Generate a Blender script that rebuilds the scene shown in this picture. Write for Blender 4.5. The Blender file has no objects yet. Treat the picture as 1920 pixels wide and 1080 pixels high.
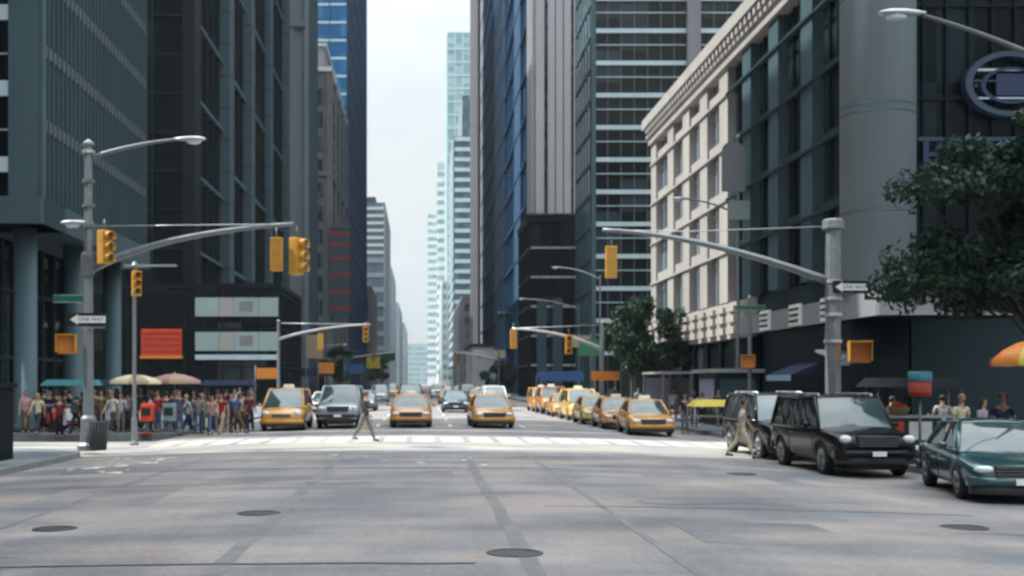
import bpy, bmesh, math, random
from mathutils import Vector, Matrix

random.seed(11)
S = bpy.context.scene
C = S.collection
R = math.radians
# ------------------------------------------------------------------ camera maths (photo is 1920x1080, the street vanishes at 790,718)
FOC, VX, VY, EYE = 2200.0, 790.0, 718.0, 2.0
def wx(px, Y): return (px - VX) * Y / FOC
def wz(py, Y): return EYE + (VY - py) * Y / FOC
def crown(x): return -0.0021 * min(abs(x), 10.5) ** 2      # road camber
WALK = -0.06                                                # pavement level

# ------------------------------------------------------------------ materials
def _nt(name):
    m = bpy.data.materials.new(name); m.use_nodes = True
    nt = m.node_tree; b = nt.nodes['Principled BSDF']
    return m, nt, b
def N(nt, t, **kw):
    n = nt.nodes.new(t)
    for k, v in kw.items(): setattr(n, k, v)
    return n
def col4(c): return (c[0], c[1], c[2], 1)
def mat(name, c, rough=.6, var=.18, scale=1.5, spec=.4, metal=0, bump=.0, bscale=30, coat=0, stretch=(1, 1, 1)):
    m, nt, b = _nt(name); L = nt.links
    tc = N(nt, 'ShaderNodeTexCoord'); mp = N(nt, 'ShaderNodeMapping'); mp.inputs['Scale'].default_value = stretch
    L.new(tc.outputs['Object'], mp.inputs['Vector'])
    no = N(nt, 'ShaderNodeTexNoise'); no.inputs['Scale'].default_value = scale; no.inputs['Detail'].default_value = 6; no.inputs['Roughness'].default_value = .65
    L.new(mp.outputs[0], no.inputs['Vector'])
    cr = N(nt, 'ShaderNodeValToRGB'); e = cr.color_ramp.elements
    e[0].position = .3; e[1].position = .7
    e[0].color = col4([x * (1 - var) for x in c]); e[1].color = col4([min(1, x * (1 + var)) for x in c])
    L.new(no.outputs['Fac'], cr.inputs['Fac']); L.new(cr.outputs[0], b.inputs['Base Color'])
    mr = N(nt, 'ShaderNodeMapRange'); mr.inputs['To Min'].default_value = max(.02, rough * .85); mr.inputs['To Max'].default_value = min(1, rough * 1.15)
    L.new(no.outputs['Fac'], mr.inputs['Value']); L.new(mr.outputs[0], b.inputs['Roughness'])
    b.inputs['Specular IOR Level'].default_value = spec; b.inputs['Metallic'].default_value = metal; b.inputs['Coat Weight'].default_value = coat
    b.inputs['Coat Roughness'].default_value = .06
    if bump:
        n2 = N(nt, 'ShaderNodeTexNoise'); n2.inputs['Scale'].default_value = bscale; n2.inputs['Detail'].default_value = 4
        L.new(mp.outputs[0], n2.inputs['Vector'])
        bp = N(nt, 'ShaderNodeBump'); bp.inputs['Strength'].default_value = bump; bp.inputs['Distance'].default_value = .02
        L.new(n2.outputs['Fac'], bp.inputs['Height']); L.new(bp.outputs[0], b.inputs['Normal'])
    return m
def glass(name, dark, light, cell=(3, 3, 3.7), share=.3, rough=.08, spec=.5, wob=.15):
    """opaque architectural glass: each cell (one pane) has a tone of its own (blinds, ceilings behind it)"""
    m, nt, b = _nt(name); L = nt.links
    g = N(nt, 'ShaderNodeNewGeometry')
    dv = N(nt, 'ShaderNodeVectorMath', operation='DIVIDE'); dv.inputs[1].default_value = cell
    L.new(g.outputs['Position'], dv.inputs[0])
    ad = N(nt, 'ShaderNodeVectorMath', operation='ADD'); ad.inputs[1].default_value = (.37, .41, .13); L.new(dv.outputs[0], ad.inputs[0])
    fl = N(nt, 'ShaderNodeVectorMath', operation='FLOOR'); L.new(ad.outputs[0], fl.inputs[0])
    wn = N(nt, 'ShaderNodeTexWhiteNoise', noise_dimensions='3D'); L.new(fl.outputs[0], wn.inputs['Vector'])
    cr = N(nt, 'ShaderNodeValToRGB'); cr.color_ramp.interpolation = 'CONSTANT' if False else 'LINEAR'
    e = cr.color_ramp.elements; e[0].position = 1 - share; e[1].position = 1
    e[0].color = col4(dark); e[1].color = col4(light)
    L.new(wn.outputs['Value'], cr.inputs['Fac']); L.new(cr.outputs[0], b.inputs['Base Color'])
    b.inputs['Roughness'].default_value = rough; b.inputs['Specular IOR Level'].default_value = spec
    no = N(nt, 'ShaderNodeTexNoise'); no.inputs['Scale'].default_value = .35; no.inputs['Detail'].default_value = 2
    L.new(g.outputs['Position'], no.inputs['Vector'])
    bp = N(nt, 'ShaderNodeBump'); bp.inputs['Strength'].default_value = wob; bp.inputs['Distance'].default_value = .25
    L.new(no.outputs['Fac'], bp.inputs['Height']); L.new(bp.outputs[0], b.inputs['Normal'])
    return m
def paint(name, c, rough=.28, metal=0.0):
    m = mat(name, c, rough, .06, 3.0, .5, metal, coat=.7); return m

M = {}
M['steel'] = mat('galvanised_steel', (.19, .205, .215), .45, .15, 4, .5, .35)
M['steel_dark'] = mat('weathered_steel', (.12, .13, .135), .55, .2, 4)
M['alu'] = mat('bare_aluminium', (.45, .465, .475), .35, .1, 5, .5, .5)
M['rim_metal'] = mat('rim_metal', (.20, .205, .21), .35, .2, 6, .5, .6)
M['black'] = mat('black_plastic', (.012, .013, .014), .5, .2)
M['rubber'] = mat('tyre_rubber', (.018, .018, .019), .85, .2)
M['signal_yellow'] = mat('signal_yellow_paint', (.50, .25, .035), .45, .2, 6)
M['signal_orange'] = mat('signal_orange_paint', (.62, .20, .03), .45, .15, 6)
M['lens_red'] = mat('red_lens', (.22, .02, .012), .2, .1); M['lens_amber'] = mat('amber_lens', (.3, .12, .01), .2, .1); M['lens_green'] = mat('green_lens', (.01, .10, .07), .2, .1)
M['white_paint'] = mat('white_paint', (.78, .78, .76), .5, .08, 3)
M['green_sign'] = mat('green_sign_sheet', (.012, .12, .08), .4, .1)
M['red_sign'] = mat('red_sign_face', (.62, .055, .022), .5, .12)
M['chrome'] = mat('chrome', (.6, .61, .62), .15, .05, 4, .5, .9)
M['headlight'] = mat('headlight_glass', (.62, .66, .68), .08, .1, 8, .6)
M['car_glass'] = mat('car_window_glass', (.02, .028, .03), .05, .1, 2, .8)
M['windscreen'] = mat('windscreen_glass', (.035, .06, .065), .05, .4, 1.2, .9)
M['taxi'] = paint('taxi_yellow', (.54, .25, .03)); M['taxi_pale'] = paint('faded_taxi_yellow', (.64, .38, .06)); M['taxi_orange'] = paint('deep_taxi_yellow', (.50, .19, .025))
M['car_black'] = mat('black_car_paint', (.005, .006, .007), .22, .1, 3, .22, coat=.08); M['car_teal'] = paint('teal_car_paint', (.018, .07, .078), .22, .2)
M['car_silver'] = paint('silver_car_paint', (.25, .30, .32), .3, .4); M['car_blue'] = paint('dark_blue_car_paint', (.02, .045, .07), .25, .2)
M['car_white'] = paint('white_car_paint', (.7, .71, .7), .3); M['car_grey'] = paint('grey_car_paint', (.12, .13, .14), .3, .3)
M['trim'] = mat('dark_bumper', (.022, .022, .024), .5, .15)
M['stone'] = mat('pale_limestone', (.31, .295, .275), .8, .12, .5, .1, bump=.15, bscale=12, stretch=(1, 1, .35))
M['stone_grey'] = mat('grey_stone', (.060, .092, .112), .8, .12, .4, .08, bump=.12, bscale=10, stretch=(1, 1, .3))
M['stone_pale'] = mat('pale_grey_stone', (.44, .435, .45), .8, .1, .25, .06, stretch=(1, 1, .2)); M['stone_cool'] = mat('cool_grey_granite', (.175, .212, .232), .7, .1, .5, .15, stretch=(1, 1, .15))
M['slate'] = mat('slate_blue_panel', (.042, .085, .15), .8, .1, .3, .05, stretch=(1, 1, .2)); M['navy_metal'] = mat('navy_metal', (.012, .05, .11), .7, .12, .4, .05); M['blue_metal'] = mat('blue_metal', (.022, .10, .22), .7, .12, .4, .05)
M['red_dull'] = mat('dull_red_face', (.33, .028, .014), .6, .12); M['cyan_band'] = mat('cyan_band', (.10, .34, .42), .5, .1)
M['stone_pink'] = mat('pinkish_stone', (.20, .195, .21), .8, .12, .25, .06, stretch=(1, 1, .2))
M['stone_beige'] = mat('beige_brick', (.18, .185, .188), .85, .15, .4, .08, bump=.1, stretch=(1, 1, .3))
M['metal_teal'] = mat('teal_grey_panel', (.052, .088, .103), .55, .12, .4, .25, .1, stretch=(1, 1, .3))
M['metal_teal_dark'] = mat('shade_painted_dark_stone', (.018, .034, .041), .6, .15, .4, .15, .1, stretch=(1, 1, .3))
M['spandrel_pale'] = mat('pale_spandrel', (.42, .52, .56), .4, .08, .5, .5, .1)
M['mauve'] = mat('mauve_grey_spandrel', (.088, .095, .104), .6, .12, .6)
M['dark_metal'] = mat('black_bronze', (.003, .008, .012), .6, .2, .6, .12)
M['soot'] = mat('dark_recess', (.012, .014, .016), .7, .2)
M['canopy'] = mat('grey_canopy_metal', (.20, .212, .222), .5, .1, .8)
M['panel_green'] = mat('pale_green_panel', (.26, .33, .32), .4, .1, .6)
M['stone_far'] = mat('haze_painted_stone', (.36, .42, .45), .85, .12, .2, .05)  # distant haze painted into the wall colour
M['far_window'] = mat('haze_painted_window', (.16, .22, .25), .5, .2, .2, .1)  # window tone lightened to carry painted haze
M['banner_red'] = mat('faded_red_cloth', (.22, .045, .055), .8, .15)
M['bark'] = mat('tree_bark', (.07, .055, .045), .9, .3, 6, bump=.5, bscale=14)
M['skin_a'] = mat('light_skin', (.42, .25, .18), .55, .1, 8); M['skin_b'] = mat('brown_skin', (.24, .12, .075), .55, .1, 8)
M['hair_dark'] = mat('dark_hair', (.018, .013, .010), .5, .3, 20); M['hair_brown'] = mat('brown_hair', (.09, .05, .028), .5, .3, 20); M['hair_fair'] = mat('fair_hair', (.32, .22, .11), .5, .25, 20)
M['face_dark'] = mat('eyes_and_lips', (.09, .035, .03), .4, .1)
def cloth(n, c): M[n] = mat(n + '_cloth', c, .85, .22, 9, .2, bump=.3, bscale=40)
for n, c in dict(black=(.014, .014, .016), navy=(.02, .03, .065), white=(.50, .50, .50), grey=(.17, .17, .18), pink=(.38, .21, .20), red=(.30, .03, .028), blue=(.035, .09, .21), beige=(.36, .27, .18), olive=(.11, .11, .055), cream=(.58, .52, .36), teal=(.04, .15, .17), denim=(.07, .10, .17), brown=(.12, .07, .045), lilac=(.34, .33, .44), maroon=(.12, .03, .04), yellow=(.55, .42, .08), skyblue=(.25, .38, .50), green=(.04, .16, .08), khaki=(.28, .23, .15), charcoal=(.04, .042, .05)).items(): cloth('c_' + n, c)
M['grille'] = mat('black_grille', (.015, .015, .016), .4, .2)
M['roof_lamp'] = mat('taxi_roof_lamp', (.7, .66, .55), .3, .05)
def leafmat(name, a, b_, tr):
    m, nt, b = _nt(name); L = nt.links
    g = N(nt, 'ShaderNodeObjectInfo'); no = N(nt, 'ShaderNodeTexNoise'); no.inputs['Scale'].default_value = .9; no.inputs['Detail'].default_value = 5
    tc = N(nt, 'ShaderNodeTexCoord'); L.new(tc.outputs['Object'], no.inputs['Vector'])
    cr = N(nt, 'ShaderNodeValToRGB'); e = cr.color_ramp.elements; e[0].position = .35; e[1].position = .65; e[0].color = col4(a); e[1].color = col4(b_)
    L.new(no.outputs['Fac'], cr.inputs['Fac']); L.new(cr.outputs[0], b.inputs['Base Color']); b.inputs['Roughness'].default_value = .5
    b.inputs['Specular IOR Level'].default_value = .3
    t = N(nt, 'ShaderNodeBsdfTranslucent'); L.new(cr.outputs[0], t.inputs['Color'])
    mx = N(nt, 'ShaderNodeMixShader'); mx.inputs['Fac'].default_value = tr
    L.new(b.outputs[0], mx.inputs[1]); L.new(t.outputs[0], mx.inputs[2]); L.new(mx.outputs[0], nt.nodes['Material Output'].inputs['Surface'])
    return m
M['leaf'] = leafmat('dark_green_leaves', (.012, .034, .024), (.030, .066, .036), .22)
M['leaf_pale'] = leafmat('pale_green_leaves', (.07, .11, .085), (.15, .19, .14), .3)

# asphalt: fine grain, dappled light painted as broad blobs, wear streaks along the lanes
def asphalt(name, c, seed, streak=(1, .12, 1)):
    m, nt, b = _nt(name); L = nt.links
    g = N(nt, 'ShaderNodeNewGeometry')
    def noise(sc, det, stretch, ro=.6):
        mp = N(nt, 'ShaderNodeMapping'); mp.inputs['Scale'].default_value = stretch; mp.inputs['Location'].default_value = (seed, seed * 2, 0); L.new(g.outputs['Position'], mp.inputs['Vector'])
        no = N(nt, 'ShaderNodeTexNoise'); no.inputs['Scale'].default_value = sc; no.inputs['Detail'].default_value = det; no.inputs['Roughness'].default_value = ro
        L.new(mp.outputs[0], no.inputs['Vector']); return no.outputs['Fac']
    def ramp(f, lo, hi, p0=.3, p1=.7):
        r = N(nt, 'ShaderNodeMapRange'); r.inputs['From Min'].default_value = p0; r.inputs['From Max'].default_value = p1; r.inputs['To Min'].default_value = lo; r.inputs['To Max'].default_value = hi
        L.new(f, r.inputs['Value']); return r.outputs[0]
    def mul(a, b2):
        k = N(nt, 'ShaderNodeMath', operation='MULTIPLY'); L.new(a, k.inputs[0]); L.new(b2, k.inputs[1]); return k.outputs[0]
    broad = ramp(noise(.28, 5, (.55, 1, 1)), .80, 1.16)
    patch = ramp(noise(.62, 3, (.45, .9, 1), .5), .78, 1.2, .36, .62)  # dapples of light and shade painted into the albedo
    lane = ramp(noise(1.1, 3, streak), .9, 1.1)
    grain = ramp(noise(48, 4, (1, 1, 1), .9), .6, 1.4)
    speck = ramp(noise(9, 3, (1, 1, 1), .8), .84, 1.16)
    f = mul(mul(mul(broad, patch), speck), mul(lane, grain))
    tint = N(nt, 'ShaderNodeMix', data_type='RGBA'); tint.inputs['A'].default_value = col4([c[0] * .85, c[1] * .96, c[2] * 1.03]); tint.inputs['B'].default_value = col4([c[0] * 1.06, c[1] * .99, c[2] * .92])  # cool tone for the painted shade, warm for the painted light
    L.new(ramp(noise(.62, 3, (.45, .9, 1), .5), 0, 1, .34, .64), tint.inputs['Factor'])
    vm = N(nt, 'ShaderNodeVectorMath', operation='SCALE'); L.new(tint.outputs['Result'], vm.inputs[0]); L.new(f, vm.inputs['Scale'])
    L.new(vm.outputs[0], b.inputs['Base Color'])
    L.new(ramp(broad, .62, .85, .74, 1.22), b.inputs['Roughness']); b.inputs['Specular IOR Level'].default_value = .35
    bp = N(nt, 'ShaderNodeBump'); bp.inputs['Strength'].default_value = .35; bp.inputs['Distance'].default_value = .01
    L.new(noise(55, 4, (1, 1, 1), .7), bp.inputs['Height']); L.new(bp.outputs[0], b.inputs['Normal'])
    return m
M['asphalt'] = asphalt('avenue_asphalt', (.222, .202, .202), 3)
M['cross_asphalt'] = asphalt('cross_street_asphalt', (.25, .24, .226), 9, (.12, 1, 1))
M['patch'] = asphalt('repaved_asphalt', (.212, .195, .197), 31)
M['walk'] = asphalt('pavement_concrete', (.15, .165, .18), 17, (1, 1, 1))
M['ground'] = asphalt('city_ground', (.15, .15, .15), 23, (1, 1, 1))
M['kerb'] = mat('granite_kerb', (.16, .17, .17), .7, .25, 3, bump=.3)
M['tar'] = mat('sealed_trench', (.17, .163, .168), .7, .25, 1.2, bump=.2)
M['tar_thin'] = mat('tar_joint', (.03, .03, .032), .6, .2)
M['line'] = mat('worn_road_paint', (.62, .60, .56), .6, .25, 5, bump=.2)
M['line_worn'] = mat('dusty_crosswalk_paint', (.37, .355, .33), .7, .2, 4, .2)
M['iron'] = mat('cast_iron', (.062, .066, .07), .5, .3, 20, .5, .4, bump=.6, bscale=45)

# ------------------------------------------------------------------ mesh builder
class MB:
    def __init__(self): self.bm = bmesh.new(); self.mi = 0; self.smooth = []
    def face(self, vs, sm=False):
        try: f = self.bm.faces.new(vs)
        except ValueError: return None
        f.material_index = self.mi; f.smooth = sm; return f
    def quad(self, pts, sm=False): return self.face([self.bm.verts.new(p) for p in pts], sm)
    def hexa(self, p):            # 8 points: bottom ring then top ring
        v = [self.bm.verts.new(q) for q in p]
        for idx in ((3, 2, 1, 0), (4, 5, 6, 7), (0, 1, 5, 4), (1, 2, 6, 5), (2, 3, 7, 6), (3, 0, 4, 7)): self.face([v[i] for i in idx])
    def box(self, x0, x1, y0, y1, z0, z1):
        self.hexa([(x0, y0, z0), (x1, y0, z0), (x1, y1, z0), (x0, y1, z0), (x0, y0, z1), (x1, y0, z1), (x1, y1, z1), (x0, y1, z1)])
    def prism(self, poly, z0, z1):
        a = [self.bm.verts.new((x, y, z0)) for x, y in poly]; b = [self.bm.verts.new((x, y, z1)) for x, y in poly]; n = len(poly)
        self.face(a[::-1]); self.face(b)
        for i in range(n): self.face([a[i], a[(i + 1) % n], b[(i + 1) % n], b[i]])
    def rings(self, rs, cap=True, sm=True):
        vs = [[self.bm.verts.new(p) for p in r] for r in rs]; n = len(rs[0])
        for a, b in zip(vs, vs[1:]):
            for i in range(n): self.face([a[i], a[(i + 1) % n], b[(i + 1) % n], b[i]], sm)
        if cap: self.face(vs[0][::-1]); self.face(vs[-1])
    def tube(self, pts, rad, n=10, sm=True, flat=1.0):
        pts = [Vector(p) for p in pts]; rad = rad if isinstance(rad, (list, tuple)) else [rad] * len(pts); rs = []
        up = Vector((0, 0, 1))
        for i, p in enumerate(pts):
            d = (pts[min(i + 1, len(pts) - 1)] - pts[max(i - 1, 0)]).normalized()
            ref = up if abs(d.z) < .9 else Vector((0, 1, 0))
            a = d.cross(ref).normalized(); b = a.cross(d).normalized()
            rs.append([p + a * rad[i] * math.cos(t) + b * rad[i] * flat * math.sin(t) for t in [2 * math.pi * k / n for k in range(n)]])
        self.rings(rs, True, sm)
    def lathe(self, prof, cx=0, cy=0, n=16, sm=True):
        self.rings([[(cx + r * math.cos(2 * math.pi * k / n), cy + r * math.sin(2 * math.pi * k / n), z) for k in range(n)] for r, z in prof], True, sm)
    def ball(self, c, rx, ry, rz, u=12, v=8):
        rs = []
        for j in range(1, v):
            t = math.pi * j / v
            rs.append([(c[0] + rx * math.sin(t) * math.cos(2 * math.pi * k / u), c[1] + ry * math.sin(t) * math.sin(2 * math.pi * k / u), c[2] - rz * math.cos(t)) for k in range(u)])
        self.rings(rs, True, True)
    def bevel(self, w, seg=2, ang=40):
        bm = self.bm; bmesh.ops.recalc_face_normals(bm, faces=bm.faces)
        es = [e for e in bm.edges if len(e.link_faces) == 2 and e.calc_face_angle(0) > R(ang)]
        bmesh.ops.bevel(bm, geom=es, offset=w, segments=seg, affect='EDGES', profile=.6, clamp_overlap=True); return self
    def mesh(self, name, mats):
        me = bpy.data.meshes.new(name)
        bmesh.ops.recalc_face_normals(self.bm, faces=self.bm.faces)
        self.bm.to_mesh(me); self.bm.free()
        for m in (mats if isinstance(mats, (list, tuple)) else [mats]): me.materials.append(M[m] if isinstance(m, str) else m)
        return me
    def build(self, name, mats, parent=None, loc=None):
        return link(name, self.mesh(name, mats), parent, loc)
def link(name, me, parent=None, loc=None):
    o = bpy.data.objects.new(name, me); C.objects.link(o)
    if loc is not None: o.location = loc
    if parent is not None: attach(o, parent)
    return o
def attach(o, p):
    """parent without moving: everything is written in world coordinates"""
    o.parent = p
    w = Matrix.Identity(4); q = p; chain = []
    while q is not None: chain.append(q); q = q.parent
    for q in reversed(chain): w = w @ (q.matrix_parent_inverse if q.parent else Matrix.Identity(4)) @ Matrix.LocRotScale(q.location, q.rotation_euler, q.scale)
    o.matrix_parent_inverse = w.inverted()
def tag(o, label=None, cat=None, group=None, kind=None):
    if label: o['label'] = label
    if cat: o['category'] = cat
    if group: o['group'] = group
    if kind: o['kind'] = kind
    return o
def thing(name, label, cat, loc=(0, 0, 0), group=None):
    o = bpy.data.objects.new(name, None); C.objects.link(o); o.location = loc; o.empty_display_size = .3
    return tag(o, label, cat, group)
KIDS = {}
def index_children():
    KIDS.clear()
    for o in C.objects:
        if o.parent: KIDS.setdefault(o.parent.name, []).append(o)
def copy_tree(o, parent=None):
    c = o.copy(); C.objects.link(c)
    if parent is not None: c.parent = parent
    for ch in KIDS.get(o.name, []): copy_tree(ch, c)
    return c
def evaluated(o):
    dg = bpy.context.evaluated_depsgraph_get(); dg.update()
    return bpy.data.meshes.new_from_object(o.evaluated_get(dg))
# ------------------------------------------------------------------ ground, avenue, cross street, pavements
def struct(o): return tag(o, kind='structure')
mb = MB(); mb.quad([(-415, -115, -.34), (415, -115, -.34), (415, 2515, -.34), (-415, 2515, -.34)]); struct(mb.build('ground', 'ground'))
LK, RK = -10.0, 12.2       # kerb lines
XN, XF = 37.2, 47.0        # cross street between these
mb = MB()                  # avenue with its camber, one sheet
xs = [LK - .02 + (RK - LK + .04) * i / 24 for i in range(25)]
ys = [-60, -20, 0, 10, 20, 30, XN, XF, 60, 80, 120, 200, 400, 800, 1600]
g = [[mb.bm.verts.new((x, y, crown(x))) for x in xs] for y in ys]
for a, b in zip(g, g[1:]):
    for i in range(24): mb.face([a[i], a[i + 1], b[i + 1], b[i]], True)
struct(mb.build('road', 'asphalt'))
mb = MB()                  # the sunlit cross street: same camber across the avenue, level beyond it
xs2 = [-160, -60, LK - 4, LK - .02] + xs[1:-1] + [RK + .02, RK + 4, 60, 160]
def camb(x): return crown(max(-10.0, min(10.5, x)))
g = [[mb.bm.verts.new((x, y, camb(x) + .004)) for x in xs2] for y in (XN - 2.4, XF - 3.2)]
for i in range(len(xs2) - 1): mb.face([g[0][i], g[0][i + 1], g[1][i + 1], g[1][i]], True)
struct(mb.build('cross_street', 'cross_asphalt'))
def pavement(x0, x1, y0, y1, corner=None):
    """slab with a granite kerb along its street edges; corner = (x side, y side) rounded there"""
    r = 3.0; pts = [(x0, y0), (x1, y0), (x1, y1), (x0, y1)]; out = []
    for i, (px, py) in enumerate(pts):
        if corner and i in corner:
            cx = px + (r if px == x0 else -r); cy = py + (r if py == y0 else -r)
            a0 = math.atan2(py - cy, 0) if False else None
            sx = -1 if px == x0 else 1; sy = -1 if py == y0 else 1
            arc = [(cx + sx * r * math.sin(t), cy + sy * r * math.cos(t)) for t in [math.pi / 2 * k / 8 for k in range(9)]]
            # order so that the outline stays counter clockwise
            prev = pts[i - 1]
            if (arc[0][0] - prev[0]) ** 2 + (arc[0][1] - prev[1]) ** 2 > (arc[-1][0] - prev[0]) ** 2 + (arc[-1][1] - prev[1]) ** 2: arc = arc[::-1]
            out += arc
        else: out.append((px, py))
    def inset(poly, d):
        cx = (x0 + x1) / 2; cy = (y0 + y1) / 2
        return [(x + (d if x < cx else -d), y + (d if y < cy else -d)) for x, y in poly]
    inn = inset(out, .18)
    mb = MB(); mb.prism(inn, -.33, WALK); struct(mb.build('sidewalk', 'walk'))
    mb = MB(); n = len(out)
    ot = [mb.bm.verts.new((x, y, WALK + .003)) for x, y in out]; ob = [mb.bm.verts.new((x, y, -.33)) for x, y in out]; it = [mb.bm.verts.new((x, y, WALK + .003)) for x, y in inn]
    for i in range(n):
        j = (i + 1) % n; mb.face([ob[i], ob[j], ot[j], ot[i]]); mb.face([ot[i], ot[j], it[j], it[i]])
    struct(mb.build('kerb', 'kerb'))
pavement(-60, LK, -60, XN - .2, corner=[2])
pavement(RK, 60, -60, 37.2, corner=[3])
pavement(-60, LK, XF, 122, corner=[1])
pavement(RK, 60, 45.2, 122, corner=[0])
pavement(-60, LK, 134, 760); pavement(RK, 60, 134, 900)

def sheet(name, poly, m, lift=.004):
    """a flat marking laid on the camber; long pieces are cut so that they follow it"""
    mb = MB(); vs = [mb.bm.verts.new((x, y, camb(x) + lift)) for x, y in poly]; mb.face(vs); return struct(mb.build(name, m))
# tar filled trenches running along the lanes, and the joints across them
for x, w in ((1.22, .10), (-2.2, .11), (2.95, .06), (-6.0, .05)):
    pts = []; ys = [4 + .9 * k for k in range(33)]
    L_ = [(x - w + random.uniform(-.02, .02), y) for y in ys]; R_ = [(x + w + random.uniform(-.02, .02), y) for y in ys[::-1]]
    sheet('road_marking', L_ + R_, 'tar')
for y0, y1, xa, xb in ((12.95, 13.02, -10, .6), (23.4, 23.45, -9.5, -1), (27.6, 27.7, -8.5, 3.5), (19.1, 19.14, 2, 9)):
    n = 18; xs_ = [xa + (xb - xa) * k / n for k in range(n + 1)]; w = [random.uniform(-.03, .03) for _ in xs_]
    mb = MB(); lo = [mb.bm.verts.new((x, y0 + d, camb(x) + .006)) for x, d in zip(xs_, w)]; hi = [mb.bm.verts.new((x, y1 + d * 1.1, camb(x) + .006)) for x, d in zip(xs_, w)]
    for i in range(n): mb.face([lo[i], lo[i + 1], hi[i + 1], hi[i]])
    struct(mb.build('road_marking', 'tar_thin'))
# crosswalk ladder on the far side of the cross street, stop line in front of the cabs
x = LK + .7
while x < RK - .6:
    sheet('road_marking', [(x, 39.6), (x + .76, 39.6), (x + .76, 43.4), (x, 43.4)], 'line_worn', .009); x += 1.0
for x in range(-9, 11, 2): sheet('road_marking', [(x, 49.2), (x + 1.98, 49.2), (x + 1.98, 49.7), (x, 49.7)], 'line')
for x in (-6.9, -3.5, -.1, 3.3, 6.9):         # lane dashes further down
    for y in range(54, 118, 9): sheet('road_marking', [(x + 1.4, y), (x + 1.52, y), (x + 1.52, y + 3), (x + 1.4, y + 3)], 'line')
# flecks of old paint left in the near lanes
def fleck(cx, cy, w, d):
    sheet('road_marking', [(cx + w * math.cos(t) * random.uniform(.5, 1), cy + d * math.sin(t) * random.uniform(.5, 1)) for t in [2 * math.pi * k / 9 for k in range(9)]], 'line', .007)
for _ in range(34): fleck(random.uniform(-8.8, -6.6), random.uniform(27.2, 33.6), random.uniform(.05, .26), random.uniform(.06, .3))
for _ in range(12): fleck(random.uniform(-2.6, 1.6), random.uniform(28.5, 32.8), random.uniform(.05, .24), random.uniform(.05, .25))
# repaved rectangles and wandering cracks
for x0, x1, y0, y1 in ((-6.9, -4.6, 19.6, 23.1), (3.6, 5.7, 14.9, 17.2), (4.9, 8.2, 24.4, 26.6), (-1.9, .7, 24.6, 27.2)):
    sheet('road_marking', [(x0, y0), (x1, y0), (x1, y1), (x0, y1)], 'patch', .0035)
for sx_, sy_, ang, n_ in ((3.4, 11.8, .5, 26), (-4.6, 13.6, 2.5, 30), (6.3, 19.5, 1.9, 34), (-7.6, 24, .2, 30), (.2, 20.6, .15, 24), (-3.6, 29, .05, 30), (5.5, 28.4, .1, 24), (8.6, 14.8, 2.0, 24)):
    x, y = sx_, sy_; mb = MB(); prev = None
    for k in range(n_):
        w = .012 * (1 - abs(2 * k / n_ - 1)) + .004; a = (mb.bm.verts.new((x, y - w * 1.6, camb(x) + .0075)), mb.bm.verts.new((x + w, y + w * 1.6, camb(x) + .0075)))
        if prev: mb.face([prev[0], a[0], a[1], prev[1]])
        prev = a; ang += random.uniform(-.55, .55); x += .13 * math.cos(ang); y += .13 * math.sin(ang)
    struct(mb.build('road_marking', 'tar_thin'))
def manhole(x, y, r, label):
    r *= .8
    t = thing('manhole_cover', label, 'manhole cover', (x, y, camb(x)), 'iron covers in the avenue')
    mb = MB(); mb.lathe([(r + .07, camb(x) - .03), (r + .07, camb(x) + .012), (r + .005, camb(x) + .014), (r + .005, camb(x) - .03)], x, y, 28, False); mb.build('rim', 'iron', t)
    mb = MB(); mb.lathe([(r, camb(x) - .03), (r, camb(x) + .008), (r * .8, camb(x) + .012), (r * .78, camb(x) + .007), (r * .5, camb(x) + .007), (r * .48, camb(x) + .012), (.04, camb(x) + .012)], x, y, 28, False); mb.build('lid', 'iron', t)
manhole(1.1, 13.8, .33, 'round iron manhole cover lowest in the photo, beside the dark trench seam')
manhole(-2.5, 18.1, .33, 'round iron manhole cover on the left trench seam, mid road')
manhole(-5.15, 16.5, .30, 'round iron manhole cover nearest the left edge of the photo')
manhole(8.0, 17.3, .33, 'round iron manhole cover in front of the teal car')
manhole(7.4, 27.2, .36, 'round iron manhole cover in front of the black cars by the cross street')
# ------------------------------------------------------------------ buildings
class Face:
    """a wall plane: o = its corner at street level, u = along it, n = out of it"""
    def __init__(s, o, u, n, w): s.o = Vector(o); s.u = Vector(u); s.n = Vector(n); s.w = w
    def p(s, u, z, d): return s.o + s.u * u + s.n * d + Vector((0, 0, z))
    def box(s, mb, u0, u1, z0, z1, d0, d1):
        mb.hexa([s.p(u0, z0, d0), s.p(u1, z0, d0), s.p(u1, z0, d1), s.p(u0, z0, d1), s.p(u0, z1, d0), s.p(u1, z1, d0), s.p(u1, z1, d1), s.p(u0, z1, d1)])
def core(name, label, x0, x1, y0, y1, H, m, cat='building', part='wall', group=None):
    t = thing(name, label, cat, ((x0 + x1) / 2, (y0 + y1) / 2, WALK), group)
    mb = MB(); mb.box(x0, x1, y0, y1, -.3, H); mb.build(part, m, t)
    left = x1 < 0
    side = Face((x1, y0, 0), (0, 1, 0), (1, 0, 0), y1 - y0) if left else Face((x0, y0, 0), (0, 1, 0), (-1, 0, 0), y1 - y0)
    front = Face((x0, y0, 0), (1, 0, 0), (0, -1, 0), x1 - x0)
    return t, side, front
def bands(t, F, z0, z1, pitch, h, d, m, name='spandrel_band', u0=0, u1=None, off=0):
    u1 = F.w if u1 is None else u1; z = z0
    while z < z1:
        mb = MB(); F.box(mb, u0, u1, z, z + h, off, off + d); mb.build(name, m, t); z += pitch
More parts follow.
